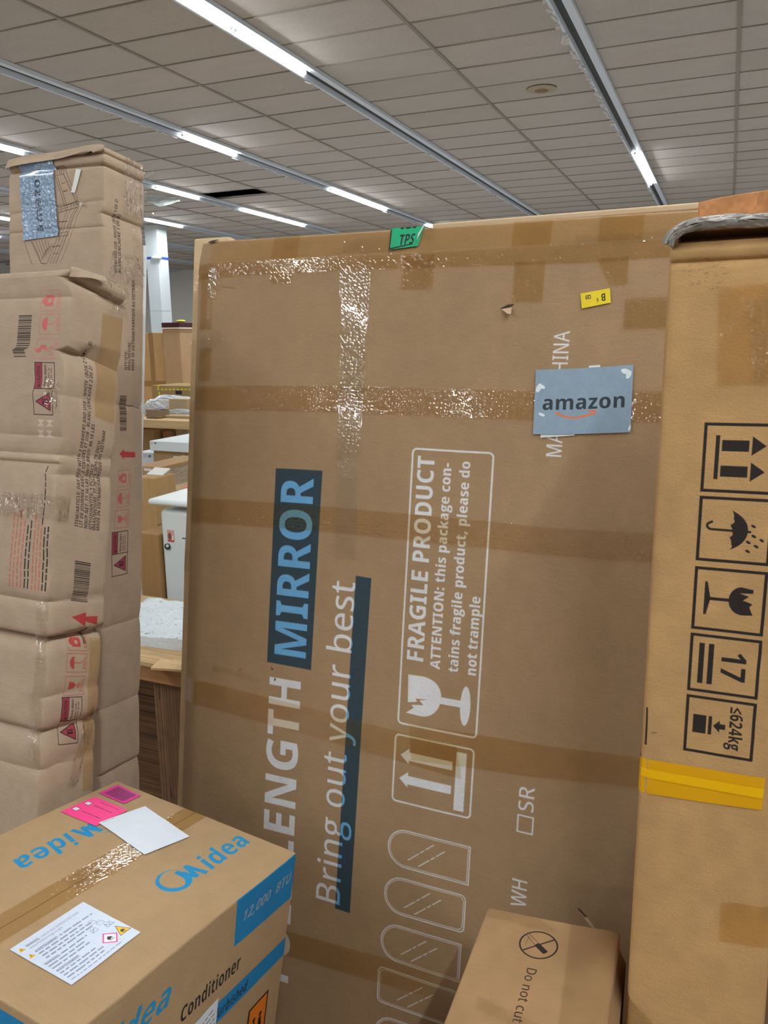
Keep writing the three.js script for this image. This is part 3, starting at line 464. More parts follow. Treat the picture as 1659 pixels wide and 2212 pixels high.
// thin white panel behind the rear tall carton
{
  const fr = leanFrame(7, 0, -0.9), p = V(-1.14706, 2.15199, -1.30146).addScaledVector(fr.n, -0.128).addScaledVector(fr.up, -0.16).addScaledVector(fr.u, -0.006);
  const c = new Carton({ ...fr, corner: p, at: [1, 1, 1], w: 0.3, d: 0.012, r: 0.002 });
  c.group('foam_board', 'thin white board edge showing along the rear tall carton', 'board');
  c.body({ rest: std({ color: new THREE.Color(0.75, 0.77, 0.78), roughness: 0.5 }) }, { seg: 0.3 });
}

// ------------------------------------------------------------------ tall carton with the handling symbols at the right
{
  const fr = leanFrame(3.43, 0.11, 0.78), c = new Carton({ ...fr, corner: V(-0.06679, 1.87967, -0.94279), at: [-1, 1, 1], w: 0.160, d: 0.13, r: 0.009, warp: (p, c) => {
    fold(p, c, [{ t: 0.021, amp: 0.007, wide: 0.007, above: 0.003, face: 'front' }, { t: 0.004, amp: 0.004, wide: 0.003, face: 'front' }]); bulge(p, c, 0.003, 4);
    const t = c.h - p.y; p.x += 0.006 * Math.sin(Math.PI * Math.min(1, Math.max(0, t) / 1.1)) * -1 * step(0.4, -0.5, p.x / c.w);
  } });
  const g = c.group('tall_carton', 'tall carton with black handling symbols and a yellow tape band beside the mirror carton', 'box');
  const ink = '#241b16';
  const front = printed(158, 1000, 2.04, KRAFT.right, (g) => {
    g.strokeStyle = ink; g.fillStyle = ink; g.lineWidth = 3.2; for (const y of [195, 276, 356, 434, 508]) g.strokeRect(48.5, y, 71, y < 200 ? 73 : y > 430 ? 66 : 70);
    g.fillRect(59.5, 207, 4, 48); for (const y of [218, 246]) { g.fillRect(66, y - 6, 27, 12); poly(g, [[96, y - 10.5], [96, y + 10], [110, y - 0.5]]); }
    // umbrella, handle to the left
    g.beginPath(); g.moveTo(81, 289); g.quadraticCurveTo(98, 297, 98, 311); g.quadraticCurveTo(97, 326, 80, 333); for (const [x, y] of [[82, 326], [80, 319], [82, 312], [80, 305], [83, 298], [81, 289]]) g.quadraticCurveTo(x + 3, y + 4, x, y); g.fill();
    g.lineWidth = 2.4; g.beginPath(); g.moveTo(101, 311.5); g.lineTo(60, 311); g.quadraticCurveTo(55, 309, 57, 305); g.lineTo(62, 302); g.stroke();
    for (const [x, y] of [[103, 305], [104, 316], [112, 320], [99, 323], [107, 327], [99, 333]]) { g.save(); g.translate(x, y); g.rotate(0.5); g.beginPath(); g.ellipse(0, 0, 2.6, 1.4, 0, 0, 7); g.fill(); g.restore(); }
    // cracked glass
    g.beginPath(); g.moveTo(108, 376); g.lineTo(96, 374); g.bezierCurveTo(80, 376, 79, 404, 98, 406); g.lineTo(109, 405); g.lineTo(105, 396); g.lineTo(108, 392); g.lineTo(98, 389); g.lineTo(104, 384); g.lineTo(94, 381); g.lineTo(108, 380); g.closePath(); g.fill(); g.fillRect(64, 388.5, 20, 3.4); poly(g, [[58.5, 371], [61, 371], [65, 390], [61, 409], [58.5, 409]]);
    g.fillRect(57, 443, 5.5, 48); g.fillRect(67, 443, 5.5, 48); fitText(g, '17', 81, 449, 36, 26, DOWN, 'bold', ink);
    g.fillRect(55.5, 529, 14, 22); g.fillRect(72, 529, 3.6, 22); poly(g, [[77, 540], [84, 533], [84, 537], [90, 537], [90, 543], [84, 543], [84, 547]]); fitText(g, '≤624kg', 94, 514, 52, 13.5, DOWN, '600', ink);
    g.strokeStyle = 'rgba(35,22,14,0.85)'; g.lineWidth = 3; g.beginPath(); g.moveTo(3, 530); g.quadraticCurveTo(4.5, 550, 4, 577); g.stroke();
    g.strokeStyle = 'rgba(80,58,34,0.6)'; g.lineWidth = 1.4; g.beginPath(); g.moveTo(11, 560); g.lineTo(17, 559); g.stroke();
    g.globalAlpha = 0.35; g.fillStyle = '#6b5136'; for (let i = 0; i < 30; i++) g.fillRect(14 + 50 * hash(i, 1, 9), 18 + 34 * hash(i, 2, 9), 1 + 5 * hash(i, 3, 9), 0.7 + hash(i, 4, 9)); g.globalAlpha = 1;
  }, { k: 22, blotch: 0.09 });
  const small = [0.25, 0.25];
  c.body({ front, rest: plainKraft(KRAFT.right) }, { seg: 0.01, rows: [0.021], tex: { front: [0.158, 1.0], right: small, left: small, back: small, top: small, bottom: small } });
  const y1 = std({ color: new THREE.Color(0.74, 0.37, 0.0), roughness: 0.42 }), y2 = std({ color: new THREE.Color(0.88, 0.48, 0.0), roughness: 0.38 });
  c.sheet('yellow_tape', 'front', [[0, 594], [158, 592], [158, 630], [0, 638]], y1, { off: 0.001, nx: 12 }).userData.label = 'wide yellow tape band';
  c.sheet('yellow_tape', 'front', [[0, 606], [158, 605], [158, 617], [0, 617]], y2, { off: 0.0016, nx: 12 }).userData.label = 'overlap of the yellow tape';
  c.sheet('yellow_tape', 'left', [[100, 596], [130, 594], [130, 638], [100, 640]], y1, { off: 0.001, nx: 6 });
  c.tape('front', [[52, 50], [158, 46], [158, 150], [57, 153]], TAPE_FLAT, { off: 0.0016 }); c.tape('front', [[80, 62], [110, 60], [112, 140], [92, 150]], TAPE_WRINKLED, { off: 0.003 });
  c.tape('front', [[100, 755], [158, 748], [158, 800], [100, 806]], TAPE_FLAT, { off: 0.0016 });
  // the torn rim: scuffed grey paper rolled over the top edge, an opening below it and a flap standing up behind
  const pts = [[-0.002, 0.004, 0.003], [0.001, -0.004, 0.004], [0.012, -0.012, 0.004], [0.032, -0.016, 0.003], [0.07, -0.0155, 0.003], [0.11, -0.0145, 0.002], [0.158, -0.014, 0.002]].map(([s, t, z]) => V(-c.w / 2 + s, c.h - t, c.d / 2 + z));
  const rimTex = canvasTexture(512, 64, (g, w, h) => { g.fillStyle = '#8f8a84'; g.fillRect(0, 0, w, h); for (let i = 0; i < 220; i++) { g.strokeStyle = hash(i, 1, 7) > 0.5 ? '#b9b6b0' : '#5d564f'; g.lineWidth = 1 + 2 * hash(i, 5, 7); g.beginPath(); const x = hash(i, 2, 7) * w, y = hash(i, 3, 7) * h; g.moveTo(x, y); g.lineTo(x + 10 + 40 * hash(i, 4, 7), y + 6 * (hash(i, 6, 7) - 0.5)); g.stroke(); } }, { grain: 0.1 });
  const rimGeo = new THREE.TubeGeometry(new THREE.CatmullRomCurve3(pts), 60, 0.0068, 10); const rp = rimGeo.attributes.position; for (let i = 0; i < rp.count; i++) rp.setXYZ(i, rp.getX(i), rp.getY(i) + 0.0025 * (noise2(rp.getX(i) * 90, i % 11, 3) - 0.5), rp.getZ(i) + 0.003 * (noise2(rp.getX(i) * 140, i % 11, 4) - 0.5)); rimGeo.computeVertexNormals();
  part('torn_rim', rimGeo, std({ map: rimTex, roughness: 0.9 }), g).userData.label = 'scuffed grey torn rim';
  const flapShape = new THREE.Shape(); flapShape.moveTo(0.03, 0.012); flapShape.quadraticCurveTo(0.028, 0.02, 0.027, 0.040); flapShape.quadraticCurveTo(0.05, 0.045, 0.1, 0.047); flapShape.lineTo(0.158, 0.052); flapShape.lineTo(0.158, 0.012);
  const fg = new THREE.ExtrudeGeometry(flapShape, { depth: 0.004, bevelEnabled: true, bevelSize: 0.001, bevelThickness: 0.001, bevelSegments: 2, curveSegments: 10 }).translate(-c.w / 2, c.h, c.d / 2 - 0.018);
  const flapTex = canvasTexture(256, 256, (g) => { g.fillStyle = '#bd8352'; g.fillRect(0, 0, 256, 256); }, { blotch: 0.22, k: 40, scale: 0.7 }); flapTex.wrapS = flapTex.wrapT = THREE.RepeatWrapping; flapTex.repeat.set(12, 12);
  const kr = plainKraft(KRAFT.right); // the opening under the rim: a folded flap roofs it over, a board closes it behind and at its sides
  part('folded_flap', boxAt(-c.w / 2 + 0.004, c.w / 2, c.h + 0.012, c.h + 0.016, c.d / 2 - 0.075, c.d / 2 + 0.003), kr, g); part('inner_board', boxAt(-c.w / 2 + 0.004, c.w / 2, c.h - 0.004, c.h + 0.014, c.d / 2 - 0.075, c.d / 2 - 0.071), kr, g); for (const x of [-c.w / 2 + 0.004, c.w / 2 - 0.004]) part('inner_board', boxAt(x, x + 0.004, c.h - 0.004, c.h + 0.014, c.d / 2 - 0.075, c.d / 2 - 0.006), kr, g);
  part('top_flap', fg, std({ map: flapTex }), g).userData.label = 'orange-brown flap standing above the rim';
}

// ------------------------------------------------------------------ small carton "Do not cut"
{
  const y = rad(1.5), u = V(Math.cos(y), 0, -Math.sin(y)), up = V(0, 1, 0), n = V(Math.sin(y), 0, Math.cos(y)), tilt = Math.tan(rad(4.4));
  const c = new Carton({ u, up, n, corner: V(-0.26011, 0.96869, -0.97528), at: [-1, 1, -1], w: 0.197, d: 0.30, h: 0.9687, r: 0.006, warp: (p, c) => { p.y += (p.x + c.w / 2) * tilt * step(0.3, 0.98, p.y / c.h); const w = step(0.9, 1, p.y / c.h); p.y += 0.004 * (fbm(p.x * 14, p.z * 14, 6) - 0.5) * w; p.x -= 0.01 * step(0.3, 0.5, p.x / c.w) * step(0.98, 0.5, p.y / c.h); } });
  c.group('small_carton', 'small carton marked Do not cut at the foot of the mirror carton', 'box');
  const ink = '#2a1d14';
  const top = printed(197, 300, 4, KRAFT.small, (g) => {
    g.strokeStyle = ink; g.lineWidth = 2.2; g.beginPath(); g.arc(85, 55.5, 25, 0, 7); g.stroke(); g.beginPath(); g.moveTo(66, 71.5); g.lineTo(104, 40); g.stroke();
    g.save(); g.translate(97, 68); g.rotate(Math.atan2(-27, -30)); g.fillStyle = ink; roundRect(g, 0, -4, 20, 8, 2); g.fill(); g.lineWidth = 1; g.strokeStyle = '#5a4636'; g.beginPath(); g.moveTo(20, -3); g.lineTo(40, -1); g.lineTo(44, 3); g.lineTo(20, 3.5); g.stroke(); g.restore(); g.lineWidth = 0.7; g.strokeStyle = '#6a543f'; g.beginPath(); g.moveTo(70, 42); g.lineTo(68, 60); g.stroke();
    fitText(g, 'Do not cut', 79, 98, 92, 12.5, DOWN, 'normal', ink);
  }, { k: 30, blotch: 0.09 });
  const small = [0.25, 0.25];
  c.body({ top, rest: plainKraft(KRAFT.small) }, { seg: 0.02, tex: { top: [0.197, 0.3], front: small, right: small, left: small, back: small, bottom: small } });
  c.tape('top', [[1, 1], [70, 1], [110, 30], [1, 22]], TAPE_WRINKLED, { off: 0.0015 }); c.tape('top', [[120, 1], [196, 1], [196, 290], [140, 290]], TAPE_FLAT.clone(), { off: 0.001 }).material.color.setRGB(0.93, 0.92, 0.9);
  c.tape('top', [[30, 165], [150, 195], [150, 215], [30, 185]], TAPE_WRINKLED, { off: 0.002 });
}

// ------------------------------------------------------------------ air conditioner carton
{
  const m = new THREE.Matrix4().makeRotationFromEuler(new THREE.Euler(rad(-9.506), rad(-2.178), rad(-4.417), 'YXZ')), u = V(0, 0, 0), up = V(0, 0, 0), n = V(0, 0, 0); m.extractBasis(u, up, n);
  const c = new Carton({ u, up, n, corner: V(-0.56692, 0.98388, -0.95840), at: [1, 1, -1], w: 0.3806, d: 0.4652, k: 0.94, r: 0.004, warp: (p, c) => { const wy = step(0.85, 1, p.y / c.h); p.y += 0.003 * (fbm(p.x * 9, p.z * 9, 8) - 0.5) * wy; bulge(p, c, 0.002, 6); p.x += (c.h - p.y) * 0.12 * (0.5 - p.x / c.w) + Math.max(0, c.h - p.y - 0.36) * 0.1; } });
  const g = c.group('air_conditioner_carton', 'kraft carton with blue Midea lettering and stickers on its top, lower left', 'box');
  const BLUE = '#1b86b8', BAND = '#0878ae';
  const logo = (g, x, y, len, a) => {                                     // round mark and name; x, y: start of the baseline
    g.save(); g.translate(x, y); g.rotate(a); const k = len / 190; g.scale(k, k); g.fillStyle = BLUE;
    g.beginPath(); g.ellipse(24, -26, 29, 27, -0.3, 0, 7); g.ellipse(27.5, -28, 24.5, 22, -0.3, 0, 7); g.fill('evenodd');
    g.lineWidth = 8.5; g.strokeStyle = BLUE; g.lineJoin = 'miter'; g.miterLimit = 3; g.beginPath(); g.moveTo(27, -3); g.bezierCurveTo(42, -8, 44, -22, 42, -38); g.lineTo(54, -6); g.lineTo(64, -38); g.lineTo(71, 0); g.stroke();
    fitText(g, 'idea', 78, 0, 112, 38, 0, 'italic 600', BLUE); g.restore();
  };
  const top = printed(405, 495, 2.5, KRAFT.ac, (g) => {
    g.save(); g.translate(405, 0);
    logo(g, -80, 212, 192, UP); logo(g, -330, 108, 190, DOWN);
    g.strokeStyle = '#6f5231'; g.lineWidth = 1.4; g.beginPath(); g.moveTo(-214, 0); g.lineTo(-213, 495); g.stroke();
    g.restore();
  }, { k: 33 });
  const side = printed(495, 600, 2.4, KRAFT.ac, (g) => {
    g.fillStyle = BAND; poly(g, [[325, 0], [495, 0], [495, 80], [330, 77]]); poly(g, [[0, 148], [495, 152], [495, 184], [0, 186]]);
    fitText(g, '12,000  BTU', 343, 46, 140, 17, 0, 'italic bold', '#8795a6');
    fitText(g, 'Conditioner', 212, 124, 141, 23, 0, '600', '#1d1510'); fitText(g, 'Refurbished', 276, 178, 104, 17, 0, 'italic 600', '#10283c');
    fitText(g, 'Midea', 22, 77, 162, 36, 0, 'italic 600', BLUE);
  }, { k: 34 });
  const front = printed(405, 600, 1.2, KRAFT.ac, (g) => { g.fillStyle = BAND; g.fillRect(0, 12, 405, 80); fitText(g, 'Midea', 60, 180, 220, 52, 0, 'italic 600', BLUE); }, { k: 35 });
  const small = [0.25, 0.25];
  c.body({ top, right: side, front, rest: plainKraft(KRAFT.ac) }, { seg: 0.025, tex: { top: [0.3806, 0.4652], right: [0.4652, 0.564], front: [0.3806, 0.564], left: small, back: small, bottom: small } });
  const X = (x) => 405 + x;
  c.tape('top', rect(X(-238), 1, X(-189), 494), TAPE_BROWN, { off: 0.001 }); c.tape('top', rect(X(-236), 150, X(-196), 290), TAPE_WRINKLED, { off: 0.0016 }); c.tape('right', [[0, 0], [1, 0], [1, 1], [0, 1]], TAPE_FLAT).removeFromParent();
  const bar = canvasTexture(200, 128, (g, w, h) => { g.fillStyle = '#e0218c'; g.fillRect(0, 0, w, h); bars(g, 22, 14, w - 44, h - 28, 'y', 8, '#3a0a3c'); }, { grain: 0.02, blotch: 0.02, fibre: 0 });
  c.sheet('sticker', 'top', [[X(-389), 13], [X(-327), 19], [X(-329), 61], [X(-390), 59]], std({ map: bar, roughness: 0.6, side: THREE.DoubleSide }), { off: 0.0012 }).userData.label = 'magenta barcode sticker';
  const pink = canvasTexture(260, 240, (g, w, h) => { g.fillStyle = '#f7448a'; g.fillRect(0, 0, w, h); for (const y of [66, 150]) { g.fillStyle = '#5b2a46'; g.fillRect(18, y, 38, 34); g.fillStyle = '#dfe3ea'; g.fillRect(21, y + 3, 32, 28); } microText(g, 80, 28, 150, 1, 10, 9, 0, '#a52a62', 3); microText(g, 80, 76, 160, 1, 10, 10, 0, '#8f2154', 4); microText(g, 80, 162, 160, 1, 10, 10, 0, '#8f2154', 5); }, { grain: 0.02, blotch: 0.02, fibre: 0 });
  c.sheet('sticker', 'top', [[X(-385), 73], [X(-307), 74], [X(-309), 147], [X(-388), 150]], std({ map: pink, roughness: 0.6, side: THREE.DoubleSide }), { off: 0.0012 }).userData.label = 'bright pink sticker with two tick boxes';
  const wl = canvasTexture(320, 240, (g, w, h) => { g.fillStyle = '#d6dde6'; g.fillRect(0, 0, w, h); microText(g, 6, 224, 60, 1, 6, 6, UP, '#7c8893', 6); }, { grain: 0.015, blotch: 0.02, fibre: 0 });
  c.sheet('label_sheet', 'top', [[X(-294), 45], [X(-167), 77], [X(-187), 164], [X(-313), 137]], std({ map: wl, roughness: 0.55, side: THREE.DoubleSide }), { off: 0.002 }).userData.label = 'blank white label';
  const warn = canvasTexture(760, 660, (g, w, h) => {
    g.fillStyle = '#cfd9ea'; g.fillRect(0, 0, w, h);
    const tri = (x, y, s) => { g.fillStyle = '#e3ae2a'; poly(g, [[x, y], [x + s, y], [x + s / 2, y - s * 0.86]]); g.fillStyle = '#2a2418'; g.fillRect(x + s * 0.46, y - s * 0.55, s * 0.08, s * 0.3); g.fillRect(x + s * 0.46, y - s * 0.18, s * 0.08, s * 0.08); };
    tri(20, 96, 56); tri(20, 206, 56);
    fitText(g, 'WARNING:', 96, 84, 130, 26, 0, 'bold', '#5a6270'); fitText(g, 'CANCER AND REPRODUCTIVE HARM', 236, 84, 400, 24, 0, 'normal', '#7f8796'); fitText(g, 'www.P65Warnings.ca.gov', 96, 122, 330, 24, 0, 'normal', '#7f8796');
    fitText(g, 'AVERTISSEMENT:', 96, 186, 230, 26, 0, 'bold', '#4d5563'); microText(g, 340, 166, 380, 1, 30, 24, 0, '#8a93a3', 1); microText(g, 96, 206, 560, 3, 38, 25, 0, '#8a93a3', 2);
    fitText(g, 'WARNING:', 40, 352, 150, 26, 0, 'bold', '#5a6270'); microText(g, 200, 332, 280, 1, 30, 24, 0, '#8a93a3', 3); microText(g, 40, 372, 440, 2, 38, 24, 0, '#8a93a3', 4); fitText(g, 'AVERTISSEMENT:', 40, 476, 230, 26, 0, 'bold', '#4d5563'); microText(g, 40, 494, 420, 3, 38, 24, 0, '#8a93a3', 5); microText(g, 40, 612, 600, 1, 30, 18, 0, '#98a1b0', 6);
    g.strokeStyle = '#8a93a3'; g.lineWidth = 4; for (const [x, y] of [[580, 250], [620, 300], [520, 330]]) { g.strokeRect(x, y, 60, 34); g.strokeRect(x + 10, y - 20, 40, 20); } g.strokeStyle = '#3d4450'; g.beginPath(); g.moveTo(520, 360); g.lineTo(560, 330); g.stroke();
    fitText(g, 'A2L', 640, 392, 90, 44, 0, 'normal', '#6d7684'); g.fillStyle = '#3d4450'; g.fillRect(640, 400, 90, 4);
    g.fillStyle = '#e6e9f0'; g.strokeStyle = '#e0528c'; g.lineWidth = 12; g.save(); g.translate(560, 510); g.rotate(Math.PI / 4); g.fillRect(-54, -54, 108, 108); g.strokeRect(-54, -54, 108, 108); g.restore();
    g.fillStyle = '#e9bb22'; g.strokeStyle = '#4a3f1a'; g.lineWidth = 5; g.beginPath(); g.moveTo(632, 560); g.lineTo(752, 560); g.lineTo(692, 440); g.closePath(); g.fill(); g.stroke();
    g.fillStyle = '#1c1a16'; for (const [x, y, s] of [[560, 512, 1], [692, 528, 0.85]]) { g.beginPath(); g.moveTo(x - 22 * s, y + 12 * s); g.quadraticCurveTo(x - 34 * s, y - 14 * s, x - 12 * s, y - 20 * s); g.quadraticCurveTo(x - 4 * s, y - 40 * s, x + 6 * s, y - 22 * s); g.quadraticCurveTo(x + 30 * s, y - 12 * s, x + 18 * s, y + 12 * s); g.quadraticCurveTo(x + 8 * s, y - 6 * s, x - 2 * s, y + 14 * s); g.closePath(); g.fill(); g.fillRect(x - 26 * s, y + 20 * s, 52 * s, 5 * s); }
  }, { grain: 0.02, blotch: 0.02, fibre: 0 });
  c.sheet('warning_label', 'top', [[X(-169), 432], [X(-172), 306], [X(-62), 309], [X(-61), 433]], std({ map: warn, roughness: 0.4, side: THREE.DoubleSide }), { off: 0.0012 }).userData.label = 'white warning label with flame signs';
  const org = canvasTexture(128, 160, (g, w, h) => { g.fillStyle = '#2a1408'; g.fillRect(0, 0, w, h); g.fillStyle = '#d9761a'; g.fillRect(8, 8, w - 16, h - 16); g.fillStyle = '#241206'; for (const x of [44, 84]) { g.beginPath(); g.arc(x, 68, 9, 0, 7); g.fill(); g.fillRect(x - 9, 80, 18, 40); } g.fillRect(30, 104, 68, 16); }, { grain: 0.02, fibre: 0 });
  c.sheet('sign', 'right', [[395, 224], [452, 222], [452, 292], [395, 294]], std({ map: org, roughness: 0.6, side: THREE.DoubleSide }), { off: 0.001 }).userData.label = 'orange two-person lift sign';
  c.sheet('label_sheet', 'right', [[246, 146], [300, 140], [304, 250], [246, 250]], std({ map: canvasTexture(128, 256, (g, w, h) => { g.fillStyle = '#d3d9e0'; g.fillRect(0, 0, w, h); microText(g, 40, 40, 80, 6, 22, 8, -0.25, '#59616b', 2); }, { grain: 0.02, fibre: 0 }), roughness: 0.6, side: THREE.DoubleSide }), { off: 0.0012 });
}

// ------------------------------------------------------------------ between the cartons: work table and what lies on and behind it
let tableY, tableZ;
const woodTex = (k, a, b) => { const t = canvasTexture(512, 512, (g, w, h) => { g.fillStyle = a; g.fillRect(0, 0, w, h); for (let i = 0; i < 260; i++) { g.strokeStyle = b; g.globalAlpha = 0.12 + 0.3 * hash(i, 1, k); g.lineWidth = 0.6 + 2.4 * hash(i, 2, k); const y = hash(i, 3, k) * h, d = 14 * (hash(i, 4, k) - 0.5); g.beginPath(); g.moveTo(0, y); g.bezierCurveTo(w * 0.3, y + d, w * 0.6, y - d, w, y); g.stroke(); } for (let i = 0; i < 4; i++) { g.globalAlpha = 0.5; g.fillStyle = b; g.beginPath(); g.ellipse(hash(i, 5, k) * w, hash(i, 6, k) * h, 14, 6, 0, 0, 7); g.fill(); } g.globalAlpha = 1; }, { k, blotch: 0.16 }); t.wrapS = t.wrapT = THREE.RepeatWrapping; return t; };
const plyMat = std({ map: woodTex(51, '#c9ab7f', '#8d6c44') }), pineMat = std({ map: woodTex(52, '#a87847', '#6b4423') }), oldMat = std({ map: woodTex(53, '#7a5836', '#2f1d10') }), paleMat = std({ map: woodTex(54, '#d8b88a', '#a98657') });
{
  const a = at(300, 1428, 2.1), y = a.y, z = a.z, xr = onZ(403, 1442, z).x, t = thing('work_table', 'rough timber table with a plywood top between the leaning cartons', 'table', V(-1.6, 0, z - 0.22));
  const L = (x0, x1, y0, y1, z0, z1) => boxAt(x0 + 1.6, x1 + 1.6, y0, y1, z0 - z + 0.22, z1 - z + 0.22);
  part('tabletop', L(-2.5, xr + 0.35, y - 0.012, y, z - 0.45, z), plyMat, t);
  part('edge_board', L(-2.5, xr + 0.35, y - 0.055, y - 0.012, z - 0.04, z - 0.004), pineMat, t);
  part('edge_board', L(-2.5, xr + 0.35, y - 0.055, y - 0.012, z - 0.446, z - 0.41), pineMat, t);
  const px = onZ(314, 1470, z).x;
  const leg = (x0, w, zc) => { const g = L(x0, x0 + w, 0, y - 0.055, zc - 0.045, zc); const u = g.attributes.uv; for (let i = 0; i < u.count; i++) u.setXY(i, u.getY(i) * 1.5, u.getX(i) * 0.4 + x0); part('leg', g, oldMat, t); };
  leg(px, 0.125, z - 0.03); leg(px - 0.075, 0.055, z - 0.2); leg(-2.48, 0.12, z - 0.03); leg(px, 0.12, z - 0.36); leg(-2.48, 0.12, z - 0.36);
  part('side_board', L(px - 0.1, px - 0.085, 0.0, y - 0.055, z - 0.4, z - 0.24), oldMat, t); part('back_board', L(-2.45, xr + 0.3, 0.0, y - 0.06, z - 0.40, z - 0.385), oldMat, t); part('stretcher', L(-2.45, px, 0.2, 0.29, z - 0.08, z - 0.045), oldMat, t);
  tableY = y; tableZ = z;
  // plywood offcut and the folded knitted rug on it
  const oc = tag(part('plywood_offcut', new THREE.BoxGeometry(0.22, 0.006, 0.06).rotateY(0.25), paleMat, scene), 'pale thin plywood offcut lying on the table beside the rug', 'board'); oc.position.copy(onY(398, 1420, y)).add(V(0.07, 0.0035, 0.045));
  const rugP = onY(352, 1362, y + 0.02), geo = new THREE.BoxGeometry(0.62, 0.045, 0.28, 60, 3, 34), p = geo.attributes.position;
  for (let i = 0; i < p.count; i++) { const x = p.getX(i), Y = p.getY(i), Z = p.getZ(i), e = Math.min(1, (0.31 - Math.abs(x)) / 0.04, (0.14 - Math.abs(Z)) / 0.05), k = Y > 0 ? 0.4 + 0.6 * Math.sqrt(Math.max(0, e)) : 1; p.setY(i, Math.max(-0.0225, Y * k + (Y > 0 ? 0.022 * (fbm(x * 34, Z * 34, 4) - 0.5) + 0.014 * (fbm(x * 7, Z * 9, 5) - 0.5) : 0))); p.setX(i, x + 0.02 * (fbm(Z * 9, 3, 6) - 0.5)); }
  geo.computeVertexNormals();
  const rt = canvasTexture(512, 320, (g, w, h) => { g.fillStyle = '#d3dade'; g.fillRect(0, 0, w, h); for (let i = 0; i < 900; i++) { g.strokeStyle = hash(i, 1, 5) > 0.5 ? '#6d7a8a' : '#eef2f3'; g.globalAlpha = 0.55; g.lineWidth = 1 + 3 * hash(i, 2, 5); const x = hash(i, 3, 5) * w, y2 = hash(i, 4, 5) * h; g.beginPath(); g.moveTo(x, y2); g.lineTo(x + 14 * (hash(i, 5, 5) - 0.3), y2 + 8 * (hash(i, 6, 5) - 0.5)); g.stroke(); } }, { grain: 0.12 });
  const rug = tag(part('folded_rug', geo, std({ map: rt, roughness: 1 }), scene), 'folded white and grey knitted rug lying on the timber table', 'rug'); rug.position.set(rugP.x + 0.12, y + 0.0228, rugP.z - 0.075); rug.rotation.y = 0.1;
}

// a plain carton in the back: photograph's left, right, top and bottom of its front face, at a real distance
function backCarton({ name = 'carton', label, group, xl, xr, yt, yb, depth, d, color = '#b39670', floor, onto, tape = true, mat, yaw = 0, cross }) {
  const P = at(xl, yt, depth), w = onZ(xr, yt, P.z).x - P.x, low = onto ?? (floor ? 0 : onZ(xl, yb, P.z).y), h = P.y - low;
  const g = thing(name, label, 'box', V(P.x + w / 2, low, P.z - d / 2), group); g.rotation.y = yaw;
  const m = mat ?? plainKraft(color); part('body', new RoundedBoxGeometry(w, h, d, 2, Math.min(0.006, w / 8, h / 8)).translate(0, h / 2, 0), m, g);
  if (tape) { part('packing_tape', boxAt(-w / 2, w / 2, h, h + 0.001, -0.024, 0.024), tapeOpaque, g); part('packing_tape', boxAt(w / 2, w / 2 + 0.001, Math.max(0, h - 0.07), h, -0.024, 0.024), tapeOpaque, g); }
  if (cross) { part('packing_tape', boxAt(-0.03, 0.02, 0, h, d / 2, d / 2 + 0.001), tapeOpaque, g); part('packing_tape', boxAt(-w / 2, w / 2, h * 0.25, h * 0.25 + 0.05, d / 2, d / 2 + 0.0015), tapeOpaque, g); }
  const o = { g, w, h, d, P, low, top: P.y };
  o.label = (x0, x1, y0, y1, k = 1, color2 = '#dfe3e4') => { const a = onZ(x0, y0, P.z), b = onZ(x1, y1, P.z), tw = b.x - a.x, th = a.y - b.y, t = canvasTexture(96, 64, (c, W2, H2) => { c.fillStyle = color2; c.fillRect(0, 0, W2, H2); if (k) { c.fillStyle = '#4a4d50'; c.fillRect(58, 14, 28, 30); c.fillStyle = color2; c.fillRect(64, 20, 8, 8); c.fillRect(76, 30, 8, 8); microText(c, 8, 16, 40, 3, 12, 5, 0, '#6b6f73', k); } }, { grain: 0.02, fibre: 0 }); const mm = part('shipping_label', new THREE.PlaneGeometry(tw, th), std({ map: t, roughness: 0.6 }), g); mm.position.set((a.x + b.x) / 2 - g.position.x, (a.y + b.y) / 2 - low, d / 2 + 0.0015); return mm; };
  return o;
}
const tapeOpaque = std({ color: new THREE.Color(0.36, 0.22, 0.095), roughness: 0.3 });
